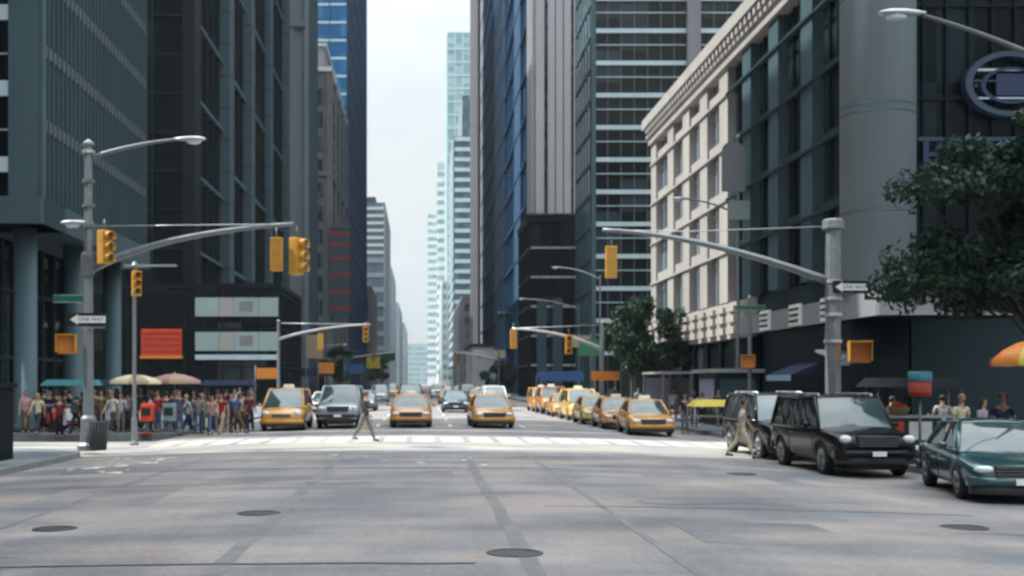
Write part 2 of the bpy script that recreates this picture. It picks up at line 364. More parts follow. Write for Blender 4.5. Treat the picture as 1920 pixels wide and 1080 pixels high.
def verticals(t, F, z0, z1, pitch, w, d, m, name='mullion_grid', u0=0, u1=None, rails=None):
    u1 = F.w if u1 is None else u1; mb = MB(); u = u0
    n = max(1, round((u1 - u0) / pitch)); p = (u1 - u0) / n
    for k in range(n + 1): F.box(mb, u0 + k * p - w / 2, u0 + k * p + w / 2, z0, z1, 0, d)
    if rails:
        z = z0 + rails
        while z < z1: F.box(mb, u0, u1, z, z + w, 0, d * .8); z += rails
    return mb.build(name, m, t)
def piers(t, F, z0, z1, us, w, d, m, name='pier'):
    for u in us: mb = MB(); F.box(mb, u - w / 2, u + w / 2, z0, z1, 0, d); mb.build(name, m, t)
WIN = {}
def window_mesh(w, h, gl, fr):
    k = (w, h, gl, fr)
    if k not in WIN:
        mb = MB(); f = .07
        mb.quad([(0, -.0 , 0), (w, 0, 0), (w, 0, h), (0, 0, h)])
        a = mb.mesh('window_pane', gl)
        mb = MB()
        for x0, x1, z0, z1 in ((0, f, 0, h), (w - f, w, 0, h), (f, w - f, 0, f), (f, w - f, h - f, h), (w / 2 - .03, w / 2 + .03, f, h - f), (f, w - f, h * .5 - .03, h * .5 + .03)): mb.box(x0, x1, -.06, .03, z0, z1)
        mb.box(-.08, w + .08, -.14, .02, -.16, -.003)
        WIN[k] = (a, mb.mesh('window_frame', fr))
    return WIN[k]
def windows(t, F, z0, z1, pz, pu, w, h, gl, fr, u0=.8, u1=None, most=90, order=None):
    u1 = F.w - .8 if u1 is None else u1
    a, b = window_mesh(w, h, gl, fr); ang = math.atan2(F.u.y, F.u.x); spots = []
    n = max(1, int((u1 - u0) / pu)); p = (u1 - u0) / n; z = z0
    while z + h < z1:
        for k in range(n): spots.append((u0 + k * p + (p - w) / 2, z))
        z += pz
    flip = F.n.cross(F.u).z < 0
    for i, (u, z) in enumerate(spots[:most]):
        o = bpy.data.objects.new('window', b); C.objects.link(o); q = bpy.data.objects.new('pane', a); C.objects.link(q)
        if (Matrix.Rotation(ang, 3, 'Z') @ Vector((0, -1, 0))).dot(F.n) > 0: o.location = F.p(u, z, .015); o.rotation_euler = (0, 0, ang)
        else: o.location = F.p(u + w, z, .015); o.rotation_euler = (0, 0, ang + math.pi)
        attach(o, t); q.parent = o
    if spots[most:]:
        mb = MB()
        for u, z in spots[most:]: F.box(mb, u, u + w, z, z + h, 0, .02)
        tag(mb.build('window_field', gl, t), kind='stuff')

G = {}
G['black'] = glass('near_black_glass', (.003, .006, .008), (.010, .021, .026), (1.5, 1.5, 3.6), .35, .15, .10)
G['dark'] = glass('dark_tower_glass', (.006, .009, .011), (.034, .047, .053), (3.0, 3.0, 3.7), .3, .1, .2)
G['teal'] = glass('teal_tower_glass', (.035, .08, .095), (.09, .18, .20), (2.5, 2.5, 3.7), .5, .2, .25)
G['blue'] = glass('blue_tower_glass', (.018, .10, .23), (.045, .18, .34), (4, 4, 3.9), .6, .3, .12)
G['navy'] = glass('navy_tower_glass', (.010, .048, .115), (.028, .10, .20), (3, 3, 3.9), .6, .3, .12)
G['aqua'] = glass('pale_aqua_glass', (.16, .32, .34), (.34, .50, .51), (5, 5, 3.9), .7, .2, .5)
G['shop'] = glass('shopfront_glass', (.006, .008, .009), (.04, .046, .046), (2.2, 2.2, 2.6), .25, .06, .5)
G['office'] = glass('office_window_glass', (.03, .045, .055), (.13, .16, .17), (2.4, 2.4, 3.6), .5, .08, .5)
G['bluewin'] = glass('blue_bay_glass', (.05, .09, .13), (.13, .19, .24), (2.1, 2.1, 3.0), .6, .1, .5)

# --- the corner block: teal ribs over a recessed base with round columns
t, side, front = core('office_block', 'teal grey ribbed office block raised on round columns at the left corner', -42, -15.8, 48, 66.8, 60, 'metal_teal_dark')
ob = [c for c in C.objects if c.parent == t][0]
for v in ob.data.vertices:
    if v.co.z < 0: v.co.z = 8.9
mb = MB(); Face.box(side, mb, 0, 18.8, 8.5, 9.6, -3, .35); mb.build('soffit_beam', 'metal_teal', t)
mb = MB(); Face.box(front, mb, 0, 26.55, 8.5, 9.6, -3, .35); mb.build('soffit_beam', 'metal_teal', t)
verticals(t, side, 9.6, 60, .62, .10, .22, 'metal_teal', 'louvre_rib', .55, 18.6)
piers(t, side, 9.6, 60, (.25,), .5, .3, 'metal_teal', 'corner_pier')
bands(t, side, 12.5, 60, 3.1, .5, .16, 'mauve', 'spandrel_band', .5, 18.6)
bands(t, front, 10.6, 60, 3.1, .62, .22, 'spandrel_pale', 'spandrel_band', 0, 25.2)
mb = MB(); Face.box(front, mb, 0, 25.2, 9.6, 60, .005, .05); mb.build('window_wall', G['black'], t)
bands(t, front, 12.3, 60, 3.1, .06, .2, 'alu', 'transom', 0, 25.2)
piers(t, front, 9.6, 60, (25.75,), 1.1, .28, 'metal_teal', 'corner_pier')
verticals(t, front, 9.6, 60, 1.6, .06, .12, 'dark_metal', 'mullion_grid', 0, 25.1)
for x, y in ((-16.6, 49.2), (-16.6, 56), (-16.6, 63), (-24.5, 49.2), (-33, 49.2)):
    mb = MB(); mb.lathe([(.62, -.1), (.62, .25), (.48, .3), (.48, 8.5)], x, y, 20); mb.build('column', 'metal_teal', t)
mb = MB(); mb.box(-41, -19.2, 51.5, 66.7, -.3, 8.9); mb.build('lobby_wall', G['shop'], t)
verticals(t, Face((-19.2, 51.5, 0), (0, 1, 0), (1, 0, 0), 15.1), 0, 8.5, 1.9, .16, .18, 'metal_teal_dark', 'mullion_grid', rails=3.1)
verticals(t, Face((-41, 51.5, 0), (1, 0, 0), (0, -1, 0), 21.6), 0, 8.5, 1.9, .16, .18, 'metal_teal_dark', 'mullion_grid', rails=3.1)

# --- the set back black tower with one grey pier, its podium with pale panels
t, side, front = core('dark_tower', 'near black glass tower with grey vertical piers, set back from the avenue', -60, -22, 109, 186, 95, G['black'])
verticals(t, front, 0, 95, 3.0, .25, .3, 'dark_metal', 'mullion_grid', rails=3.6)
verticals(t, side, 0, 95, 3.4, .3, .35, 'dark_metal', 'mullion_grid')
for u in (0.7, 20.5, 37, 55, 76): 
    mb = MB(); Face.box(side, mb, u - 1.5, u + 1.5, 0, 95, 0, 1.1); p = mb.build('pier', 'stone_grey' if u > 10 else 'dark_metal', t)
    if u > 10:
        z = 4
        while z < 64: mb = MB(); Face.box(side, mb, u - 1.52, u + 1.52, z, z + .08, 0, 1.13); z += 3.5; j = mb.build('joint', 'dark_metal'); attach(j, p)
bands(t, side, 14.5, 95, 7.4, .35, .45, 'metal_teal', 'spandrel_band', 2.3, 19); bands(t, side, 14.5, 95, 11, .5, .45, 'metal_teal', 'spandrel_band', 22.2, 76)
t, side, front = core('podium', 'low dark glass podium with pale green panel bands at the foot of the black tower', -30, -12.8, 106, 124, 10.6, G['shop'])
mb = MB(); mb.box(-30.1, -12.6, 105.9, 124.1, 10.6, 11.0); mb.build('roof', 'dark_metal', t)
for u0, u1 in ((9.6, 11.72), (11.76, 13.08), (13.12, 15.3), (15.34, 17.1)):
    for z0, z1, m in ((8.0, 9.7, 'panel_green'), (4.9, 6.6, 'panel_green'), (4.1, 4.55, 'spandrel_pale')):
        mb = MB(); Face.box(front, mb, u0, u1, z0, z1, .05, .2); f = mb.build('panel', 'stone' if (u0 in (11.76,) and m == 'panel_green') else m, t)
        if m == 'panel_green' and u0 == 13.12:
            mb = MB(); Face.box(front, mb, u0 + .5, u1 - .5, z0 + .45, z1 - .35, .2, .23); j = mb.build('panel_inset', 'stone_pink'); attach(j, f)
verticals(t, front, 0, 10.6, 1.75, .14, .12, 'dark_metal', rails=3.4); verticals(t, side, 0, 10.6, 2.2, .14, .12, 'dark_metal', rails=3.4)

# --- grey slab, beige tower with white crown floors, blue glass tower
t, side, front = core('grey_slab_tower', 'plain grey stone slab tower between the black tower and the beige one', -32, -18.3, 187, 203, 100, 'stone_cool')
verticals(t, front, 0, 100, 2.3, .7, .5, 'stone_cool', 'rib'); bands(t, front, 58.6, 60, 5, .9, .8, 'stone_pink', 'ledge'); verticals(t, side, 0, 100, 2.0, .5, .4, 'stone_grey', 'rib')
t, side, front = core('beige_tower', 'beige older tower with pale crown floors beside the blue glass tower', -34, -16, 205, 250, 57.5, 'stone_beige')
for z in (38.2, 56.4): 
    mb = MB(); mb.box(-34.4, -15.6, 204.6, 250.4, z, z + .8); mb.build('cornice', 'white_paint' if z > 50 else 'stone_beige', t)
mb = MB(); mb.box(-33, -17, 206, 249, 57.5, 61); mb.build('crown_floor', 'stone_pale', t); mb = MB(); mb.box(-33.4, -16.6, 205.6, 249.4, 61, 61.6); mb.build('roof', 'white_paint', t)
windows(t, front, 14, 57, 4.1, 2.9, 1.7, 2.5, G['office'], 'stone_grey', 8.6, 17.4, 60)
windows(t, side, 14, 57, 4.1, 5.2, 2.4, 2.6, G['office'], 'stone_grey', 1, 44, 80)
mb = MB(); Face.box(front, mb, .4, 17.6, 0, 6, .02, .4); mb.build('shopfront', G['shop'], t)
piers(t, front, 0, 57.4, (9.2, 17.7), .5, .35, 'stone_beige'); piers(t, side, 0, 57.4, (.3, 11.4, 22.5, 33.5, 44.6), .8, .5, 'stone_beige')
t, side, front = core('blue_tower', 'tall bright blue glass tower rising behind the beige tower', -46, -16.2, 255, 345, 135, G['blue'])
bands(t, front, 45, 135, 3.9, .5, .15, 'spandrel_pale', 'spandrel_band'); bands(t, side, 8, 135, 7.8, .6, .12, 'blue_metal', 'spandrel_band')
verticals(t, side, 0, 135, 5.6, .5, .2, 'navy_metal'); verticals(t, front, 40, 135, 3.7, .22, .2, 'metal_teal')
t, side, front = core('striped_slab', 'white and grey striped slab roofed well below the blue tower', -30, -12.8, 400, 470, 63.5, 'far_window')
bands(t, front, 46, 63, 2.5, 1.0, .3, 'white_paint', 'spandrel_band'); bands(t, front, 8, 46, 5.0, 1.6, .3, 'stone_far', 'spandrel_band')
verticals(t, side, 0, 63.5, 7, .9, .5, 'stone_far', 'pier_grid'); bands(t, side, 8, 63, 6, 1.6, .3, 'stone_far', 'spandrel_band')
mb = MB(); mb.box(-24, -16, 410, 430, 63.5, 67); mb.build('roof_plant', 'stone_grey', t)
def far_block(name, label, x0, x1, y0, y1, H, wall, gl, pitch=5.5, setback=None):
    t, side, front = core(name, label, x0, x1, y0, y1, H, wall)
    bands(t, front, 4, H - 3, pitch, pitch * .5, .25, gl, 'window_band', .8, front.w - .8)
    bands(t, side, 4, H - 3, pitch, pitch * .5, .25, gl, 'window_band', .8, side.w - .8)
    verticals(t, front, 0, H - .5, max(3.0, front.w / 9), .8, .5, wall, 'pier_grid'); verticals(t, side, 0, H - .5, max(5, side.w / 12), 1.2, .5, wall, 'pier_grid')
    mb = MB(); mb.box(x0 - .4, x1 + .4, y0 - .4, y1 + .4, H, H + 1.0); mb.build('parapet', wall, t)
    if setback:
        a, h = setback; mb = MB(); mb.box(x0 + a, x1 - a, y0 + 2, y1 - 2, H + 1, H + h); mb.build('upper_storey', wall, t)
    return t
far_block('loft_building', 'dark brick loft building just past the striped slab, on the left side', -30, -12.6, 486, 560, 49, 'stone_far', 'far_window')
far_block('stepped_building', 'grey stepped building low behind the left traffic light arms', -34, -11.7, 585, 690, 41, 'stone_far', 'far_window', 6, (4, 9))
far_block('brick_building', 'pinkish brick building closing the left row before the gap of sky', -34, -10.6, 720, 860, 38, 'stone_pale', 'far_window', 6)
far_block('corner_loft', 'low brown loft between the beige tower and the street trees', -30, -15.2, 352, 392, 30, 'stone_beige', G['office'], 5)
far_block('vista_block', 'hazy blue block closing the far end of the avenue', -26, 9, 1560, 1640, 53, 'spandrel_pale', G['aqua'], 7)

# ---------------------------------------------------------------- right side
# --- near corner block: stone frame, dark bays, modillion cornice; near half's shade is painted with dark teal copies of the stone
t, side, front = core('corner_building', 'pale stone corner block with bracketed cornice and dark glass bays', 18, 46, 47.6, 89, 21.2, 'metal_teal_dark')
bays = [0.6, 5.6, 10.6, 15.4, 20.2, 25.0, 29.8, 34.6, 40.6]
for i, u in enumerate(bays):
    far_ = u > 19  # far bays coloured as sunlit stone, near ones darkened as painted shade
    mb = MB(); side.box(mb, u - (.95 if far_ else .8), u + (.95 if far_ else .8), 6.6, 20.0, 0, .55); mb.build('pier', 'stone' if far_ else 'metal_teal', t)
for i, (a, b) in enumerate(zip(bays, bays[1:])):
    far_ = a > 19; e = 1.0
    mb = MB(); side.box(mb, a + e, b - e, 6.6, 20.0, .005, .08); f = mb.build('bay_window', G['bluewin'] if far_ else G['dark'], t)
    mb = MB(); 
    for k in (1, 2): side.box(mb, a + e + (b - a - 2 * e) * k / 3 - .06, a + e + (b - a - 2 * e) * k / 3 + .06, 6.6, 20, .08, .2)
    j = mb.build('mullion_grid', 'stone' if far_ else 'dark_metal'); attach(j, f)  # near mullions darkened as painted shade
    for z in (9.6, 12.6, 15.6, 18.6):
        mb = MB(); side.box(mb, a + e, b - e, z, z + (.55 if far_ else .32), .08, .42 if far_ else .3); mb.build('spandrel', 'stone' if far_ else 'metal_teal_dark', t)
for z in (9.6, 12.6, 15.6, 18.6):                 # string courses, the near run coloured darker as painted shade
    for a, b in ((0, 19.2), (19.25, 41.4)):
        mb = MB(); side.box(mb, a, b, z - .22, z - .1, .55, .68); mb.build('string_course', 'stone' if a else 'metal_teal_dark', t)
mb = MB(); side.box(mb, -.2, 41.6, 20.0, 20.5, 0, .75); side.box(mb, -.3, 41.8, 20.5, 20.75, 0, .9); side.box(mb, -.4, 41.9, 21.2, 21.9, 0, 1.2); mb.build('cornice', 'stone', t)
mb = MB(); u = .1
while u < 41: side.box(mb, u, u + .42, 20.75, 21.2, 0, 1.1); u += .84
mb.build('bracket_trim', 'stone', t)
mb = MB(); side.box(mb, 14.4, 41.4, 0, 6.6, .02, .25); mb.build('shopfront', G['shop'], t)
verticals(t, side, 0, 4.4, 3.2, .3, .5, 'dark_metal', 'mullion_grid', 14.5, 41.2, rails=2.6)
mb = MB(); u = 15.0
while u < 41: side.box(mb, u, u + 1.6, 4.75, 5.15, .5, .75); side.box(mb, u, u + 1.6, 5.4, 5.8, .5, .75); side.box(mb, u, u + 1.6, 6.0, 6.3, .5, .75); u += 2.3
mb.build('rustication_trim', 'stone', t)
mb = MB(); side.box(mb, 14.4, 41.4, 4.5, 6.55, .25, .5); mb.build('lintel_course', 'stone', t)

# --- rounded grey stone shaft at the corner and the dark curtain wall facing the cross street
t = thing('corner_shaft', 'tall rounded grey stone shaft at the corner of the dark glass building', 'building', (18.0, 46.3, WALK))
mb = MB(); mb.lathe([(1.42, 5.45), (1.42, 40)], 18.0, 46.3, 28); mb.build('shaft', 'stone_cool', t)
for z in (8.6, 12.45, 12.75, 17.0, 21.2): mb = MB(); mb.lathe([(1.40, z), (1.44, z + .01), (1.44, z + .06), (1.40, z + .07)], 18.0, 46.3, 28); mb.build('joint', 'stone_grey', t)
mb = MB(); mb.lathe([(1.1, -.2), (1.1, 5.2)], 18.2, 46.6, 24); mb.build('base', 'dark_metal', t)
t = thing('dark_glass_building', 'black ribbed glass building behind the ring sign and the big tree', 'building', (32, 62, WALK))
mb = MB(); mb.box(18.98, 60, 46.6, 47.55, 5.4, 48); mb.build('curtain_wall', G['black'], t)
F = Face((18.98, 46.6, 0), (1, 0, 0), (0, -1, 0), 41)
verticals(t, F, 5.4, 48, .92, .10, .16, 'dark_metal', 'mullion_grid'); bands(t, F, 9.5, 48, 3.7, .22, .1, 'dark_metal', 'spandrel_band')
mb = MB(); mb.box(46.02, 60, 47.56, 90, 5.4, 48); mb.build('rear_wing', G['black'], t)
mb = MB(); mb.box(18.2, 60, 49.5, 50.2, -.3, 6.6) ; mb.build('lobby_wall', G['shop'], t)
verticals(t, Face((18.2, 49.5, 0), (1, 0, 0), (0, -1, 0), 40), 0, 5, 2.2, .14, .2, 'dark_metal', rails=2.7)
for x in (19.6, 27, 34): mb = MB(); mb.box(x, x + .9, 46.9, 47.8, -.3, 5.2); mb.build('pillar', 'metal_teal_dark', t)
# --- street canopy wrapping the corner, with its pale letter blocks
t = thing('canopy', 'pale grey wraparound canopy over the shop entrance at the right corner', 'canopy', (19, 44, 4.6))
mb = MB(); mb.prism([(16.9, 43.2), (23.0, 43.2), (23.0, 46.2), (18.0, 47.5), (18.0, 62), (16.9, 62)], 4.55, 4.75); mb.build('soffit', 'dark_metal', t)
mb = MB(); mb.box(16.78, 23.1, 43.05, 43.2, 4.5, 5.42); mb.build('fascia', 'canopy', t)
mb = MB(); mb.box(16.75, 16.9, 43.2, 62, 4.5, 5.42); mb.build('fascia', 'canopy', t)
mb = MB(); mb.box(16.9, 23, 43.2, 46.2, 5.3, 5.38); mb.box(16.9, 18, 46.2, 62, 5.3, 5.38); mb.build('roof', 'canopy', t)
for y in (47.4, 51.6, 56.2):
    mb = MB(); mb.box(16.62, 16.745, y, y + 1.5, 4.55, 5.5); f = mb.build('letter_block', 'white_paint', t)
    mb = MB()
    for z in (4.72, 4.98, 5.24): mb.box(16.59, 16.62, y + .12, y + 1.38, z, z + .1)
    j = mb.build('lettering', 'dark_metal'); attach(j, f)
# --- ring sign and blue letters on the dark wall
M['neon_blue'] = mat('blue_enamel', (.008, .022, .07), .35, .15, 2); M['blue_grey'] = mat('blue_grey_enamel', (.022, .042, .07), .4, .1)
t = thing('ring_sign', 'big blue grey ring sign fixed on the black ribbed glass wall', 'sign', (22.95, 46.2, 13.6))
cx, cz = 23.1, 13.75
mb = MB()
n = 48; rs = []
for k in range(n + 1):
    a = 2 * math.pi * k / n; ca, sa = math.cos(a), math.sin(a)
    rs.append([(cx + 1.75 * ca * r_ , 46.2 + dy, cz + 1.28 * sa * r_) for r_, dy in ((1, -.18), (1, .28), (.84, .28), (.84, -.18))])
mb.rings(rs, False, False); mb.build('ring', 'blue_grey', t)
mb = MB(); rs = []
for k in range(n + 1):
    a = 2 * math.pi * k / n; ca, sa = math.cos(a), math.sin(a)
    rs.append([(cx + .1 + 1.2 * ca * r_ , 46.2 + dy, cz - .05 + .72 * sa * r_) for r_, dy in ((1, -.1), (1, .2), (.85, .2), (.85, -.1))])
mb.rings(rs, False, False); mb.build('inner_ring', 'neon_blue', t)
for z, h, m in ((cz + .52, .09, 'spandrel_pale'), (cz + .1, .06, 'blue_grey'), (cz - .58, .06, 'spandrel_pale')):
    mb = MB(); mb.box(cx - 1.45, cx + 1.45, 46.12, 46.2, z, z + h); mb.build('bar', m, t)
mb = MB(); mb.box(cx - .5, cx + .6, 46.1, 46.3, cz - .45, cz + .4); mb.build('emblem_plate', 'neon_blue', t)
for x in (cx - 1.2, cx + 1.2): mb = MB(); mb.box(x - .06, x + .06, 46.3, 46.62, cz - .06, cz + .06); mb.build('bracket', 'steel_dark', t)
t = thing('letter_sign', 'blue channel letters on a rail under the ring sign', 'sign', (21.3, 46.3, 11.0))
mb = MB(); mb.box(19.6, 24.4, 46.28, 46.4, 11.55, 11.7); mb.build('rail', 'blue_grey', t)
mb = MB(); mb.box(19.6, 24.4, 46.28, 46.4, 10.35, 10.47); mb.build('rail', 'blue_grey', t)
for x, parts_ in ((19.75, ((0, .22, 0, 1), (.55, .77, 0, 1), (.22, .55, .42, .6))), (20.75, ((0, .22, 0, 1), (.22, .75, 0, .18), (.22, .75, .82, 1), (.55, .75, .18, .45))), (21.75, ((0, .22, 0, 1), (.22, .75, .82, 1), (.22, .7, .42, .58), (.22, .75, 0, .18))), (22.8, ((0, .22, 0, 1), (.55, .77, 0, 1), (.22, .55, .82, 1)))):
    mb = MB()
    for a, b, c, d in parts_: mb.box(x + a, x + b, 46.15, 46.28, 10.5 + c, 10.5 + d)
    mb.build('letter', 'neon_blue', t)

# --- banded dark tower, low dark pavilion, pale pier tower, navy tower
t, side, front = core('banded_tower', 'dark glass tower with thin white floor bands behind the stone cornice', 19.9, 52, 135, 150, 80, G['dark'])
bands(t, front, 5.2, 80, 3.7, .5, .3, 'spandrel_pale', 'spandrel_band'); bands(t, front, 7.5, 80, 3.7, .1, .2, 'spandrel_pale', 'transom')
mb = MB(); side.box(mb, 0, 15, 0, 80, .01, .1); mb.build('side_glazing', G['teal'], t); bands(t, side, 5.2, 80, 3.7, .4, .25, 'metal_teal', 'spandrel_band')
verticals(t, front, 0, 80, 1.55, .07, .12, 'steel_dark'); verticals(t, side, 0, 80, 2.5, .2, .2, 'metal_teal'); piers(t, front, 0, 80, (-.1,), .5, .4, 'metal_teal')
piers(t, front, 0, 80, (11.3,), 1.5, .9, 'stone_pink', 'pier')
t, side, front = core('low_pavilion', 'low dark glass building with a green roof edge before the pale tower', 15.6, 23, 168, 186, 25.0, G['dark'])
mb = MB(); mb.box(15.3, 23.2, 167.7, 186.2, 25.0, 26.0); mb.build('roof', 'dark_metal', t); mb = MB(); mb.box(15.2, 23.3, 167.6, 186.3, 26.0, 26.25); mb.build('roof_edge', 'leaf_pale', t)
bands(t, front, 4.4, 25, 4.2, .3, .2, 'spandrel_pale', 'transom'); bands(t, side, 4.4, 25, 4.2, .3, .2, 'metal_teal', 'transom'); verticals(t, front, 0, 25, 1.5, .18, .2, 'dark_metal'); verticals(t, side, 0, 25, 2, .18, .2, 'dark_metal')
piers(t, front, 0, 14, (1.6, 3.9), 1.4, .35, 'stone_grey')
t, side, front = core('pier_tower', 'pale pinkish tower of close stone piers next to the navy tower', 18.3, 40, 190, 197.5, 105, G['office'])
for u in (.7, 2.7, 4.0, 5.3, 6.9, 8.3, 9.7, 11.3, 13): mb = MB(); front.box(mb, u - .56, u + .56, 0, 105, 0, .6); mb.build('pier', 'stone_pale', t)
mb = MB(); front.box(mb, .1, 1.5, 0, 105, .8, .95); mb.build('corner_pier', 'stone_pale', t)
verticals(t, side, 0, 105, 2.4, .9, .5, 'stone_pale', 'rib'); bands(t, front, 6, 105, 3.8, .8, .3, 'stone_grey', 'spandrel_band')
t, side, front = core('navy_tower', 'tall navy blue glass tower with grey blue stripes on the right side', 18.2, 46, 198, 352, 150, G['navy'])
for u0, u1, m in ((12, 26, 'metal_teal'), (52, 86, 'metal_teal'), (140, 153.9, 'stone_pink')):
    mb = MB(); side.box(mb, u0, u1, 0, 150, 0, .5); mb.build('wall_panel', 'slate' if m == 'metal_teal' else m, t)
verticals(t, side, 0, 150, 5.2, .3, .25, 'navy_metal'); bands(t, side, 9, 150, 7.6, .5, .6, 'navy_metal')
verticals(t, front, 0, 150, 3.1, .3, .3, 'navy_metal')
t, side, front = core('stone_end_tower', 'slim pinkish stone tower on the far edge of the navy tower', 18.2, 44, 360, 418, 160, 'stone_pink')
verticals(t, side, 0, 160, 5, 1.6, .8, 'stone_pink', 'rib'); verticals(t, front, 0, 160, 4, 1.6, .8, 'stone_pink', 'rib'); bands(t, side, 6, 160, 7.5, 2, .3, G['office'], 'window_band')
t, side, front = core('low_stone_hall', 'low pale stone hall with an arch below the navy tower', 12.6, 27, 290, 330, 11.0, 'white_paint')
mb = MB(); mb.box(12.2, 27.3, 289.6, 330.3, 11.0, 11.7); mb.build('roof', 'leaf', t)
bands(t, front, 8.7, 10, 3, .5, .4, 'white_paint', 'string_course'); piers(t, front, 0, 8.7, (.6, 3.2, 10.6, 13.4), .9, .4, 'white_paint')
mb = MB(); rs = []
pts = [(3.9, 0)] + [(7.0 + 3.1 * math.cos(math.pi - math.pi * k / 14), 4.2 + 3.1 * math.sin(math.pi * k / 14)) for k in range(15)] + [(10.1, 0)]
mb.face([mb.bm.verts.new(front.p(u, z, .03)) for u, z in pts]); mb.build('arch_opening', G['shop'], t)
# --- glass towers further on
t, side, front = core('teal_tower', 'teal glass tower with wavy floor bands in front of the aqua spire', 17.0, 34, 600, 690, 128, G['teal'])
bands(t, front, 6, 128, 5.2, 2.0, .8, 'spandrel_pale', 'spandrel_band'); verticals(t, front, 0, 128, 4.2, 1.2, .5, G['teal'], 'rib'); bands(t, side, 6, 128, 5.2, 2.0, .8, 'spandrel_pale', 'spandrel_band')
mb = MB(); mb.box(21, 34, 604, 686, 128, 150); mb.build('upper_storey', G['teal'], t)
t = thing('spire_tower', 'tallest pale aqua glass tower with a slanted edge', 'building', (28, 850, WALK))
mb = MB(); mb.hexa([(17.6, 800, 0), (42, 800, 0), (42, 900, 0), (17.6, 900, 0), (17.9, 800, 241), (33.5, 800, 241), (33.5, 900, 241), (17.9, 900, 241)]); mb.build('glass_shaft', G['aqua'], t)
F = Face((17.7, 800, 0), (1, 0, 0), (0, -1, 0), 15.8); bands(t, F, 40, 238, 9, 1.4, .6, 'spandrel_pale', 'spandrel_band'); verticals(t, F, 0, 240, 5, .8, .5, 'spandrel_pale')
t, side, front = core('slim_white_tower', 'slim white tower in front of the tallest aqua tower', 14.2, 26, 1000, 1060, 188, 'white_paint')
bands(t, front, 10, 186, 8, 3.6, .5, G['aqua'], 'window_band'); bands(t, side, 10, 186, 8, 3.6, .5, G['aqua'], 'window_band'); mb = MB(); mb.box(13.6, 26.6, 999.4, 1060.6, 184, 190); mb.build('crown_ledge', 'spandrel_pale', t)
t, side, front = core('white_slab', 'wide white slab with fine window bands at the edge of the sky gap', 8.2, 30, 1400, 1480, 204, 'white_paint')
bands(t, front, 10, 200, 9, 4.2, .6, G['aqua'], 'window_band'); bands(t, side, 10, 200, 9, 4.2, .6, G['aqua'], 'window_band')
far_block('pale_loft', 'pale loft building low under the white slab', 12.4, 30, 700, 790, 62, 'white_paint', G['aqua'], 6)
far_block('grey_walkup', 'grey building between the stone hall and the teal tower', 15.5, 30, 440, 560, 34, 'stone_pink', G['office'], 5)
# --- the block beside the camera on the left: it throws the shade over the near avenue
t, side, front = core('brick_corner_block', 'tall brick block beside the near pavement, shading the avenue', -44, -17, -60, 35.8, 62, 'stone_beige')
windows(t, Face((-44, 35.8, 0), (1, 0, 0), (0, 1, 0), 27), 6, 40, 4, 3, 1.6, 2.2, G['office'], 'stone_grey', most=40)
windows(t, side, 6, 16, 4, 4, 1.8, 2.4, G['office'], 'stone_grey', 60, 96, 40)
mb = MB(); side.box(mb, -.3, 96.1, 62, 63, -1, .6); mb.build('cornice', 'stone_beige', t)

# --- sheer shop signs
t = thing('red_shop_sign', 'bright red sign board of slatted bands above the crowd on the left', 'sign', (-23.6, 105.6, 5))
mb = MB(); mb.box(-25.2, -21.6, 105.55, 105.85, 4.45, 6.85); mb.build('board', 'red_sign', t)
for z in (4.75, 5.3, 5.85, 6.4): mb = MB(); mb.box(-25.1, -21.7, 105.47, 105.55, z, z + .22); mb.build('slat', 'red_dull', t)
mb = MB(); mb.box(-25.3, -21.5, 105.45, 105.86, 4.2, 4.45); mb.build('sill', 'signal_orange', t)
t = thing('red_striped_banner', 'tall vertical banner with red bands on the beige tower', 'banner', (-15.4, 204, 14))
mb = MB(); mb.box(-15.95, -12.4, 203.9, 204.1, 13.5, 28.9); mb.build('cloth', 'stone_grey', t)
for z in (14.5, 17.4, 20.3, 23.3, 25.6, 27.5): mb = MB(); mb.box(-15.9, -12.45, 203.84, 203.9, z, z + .85); mb.build('stripe', 'banner_red', t)
mb = MB(); mb.box(-16.0, -12.3, 203.8, 204.2, 28.9, 29.2); mb.build('top_rail', 'steel_dark', t)
# ------------------------------------------------------------------ people: one skinned body per pose, clothes over it
def skinned(chains, name, mats, sub=1):
    """chains: lists of (key, (x,y,z), (rx,ry)); equal keys are one joint. The first joint is the root."""
    idx = {}; co = []; rad = []; ed = []
    for ch in chains:
        prev = None
        for k, p, r in ch:
            if k not in idx: idx[k] = len(co); co.append(p); rad.append(r)
            if prev is not None and prev != idx[k]: ed.append((prev, idx[k]))
            prev = idx[k]
    me = bpy.data.meshes.new('rig'); me.from_pydata(co, ed, []); o = bpy.data.objects.new('rig', me); C.objects.link(o)
    sk = o.modifiers.new('s', 'SKIN'); sk.use_smooth_shade = True; sk.branch_smoothing = .6
    for i, r in enumerate(rad): me.skin_vertices[0].data[i].radius = r
    me.skin_vertices[0].data[0].use_root = True
    s = o.modifiers.new('d', 'SUBSURF'); s.levels = sub
    out = evaluated(o); bpy.data.objects.remove(o); bpy.data.meshes.remove(me)
    out.name = name; out.materials.clear()
    for m in mats: out.materials.append(M[m])
    for p in out.polygons: p.use_smooth = True; p.material_index = 0
    return out
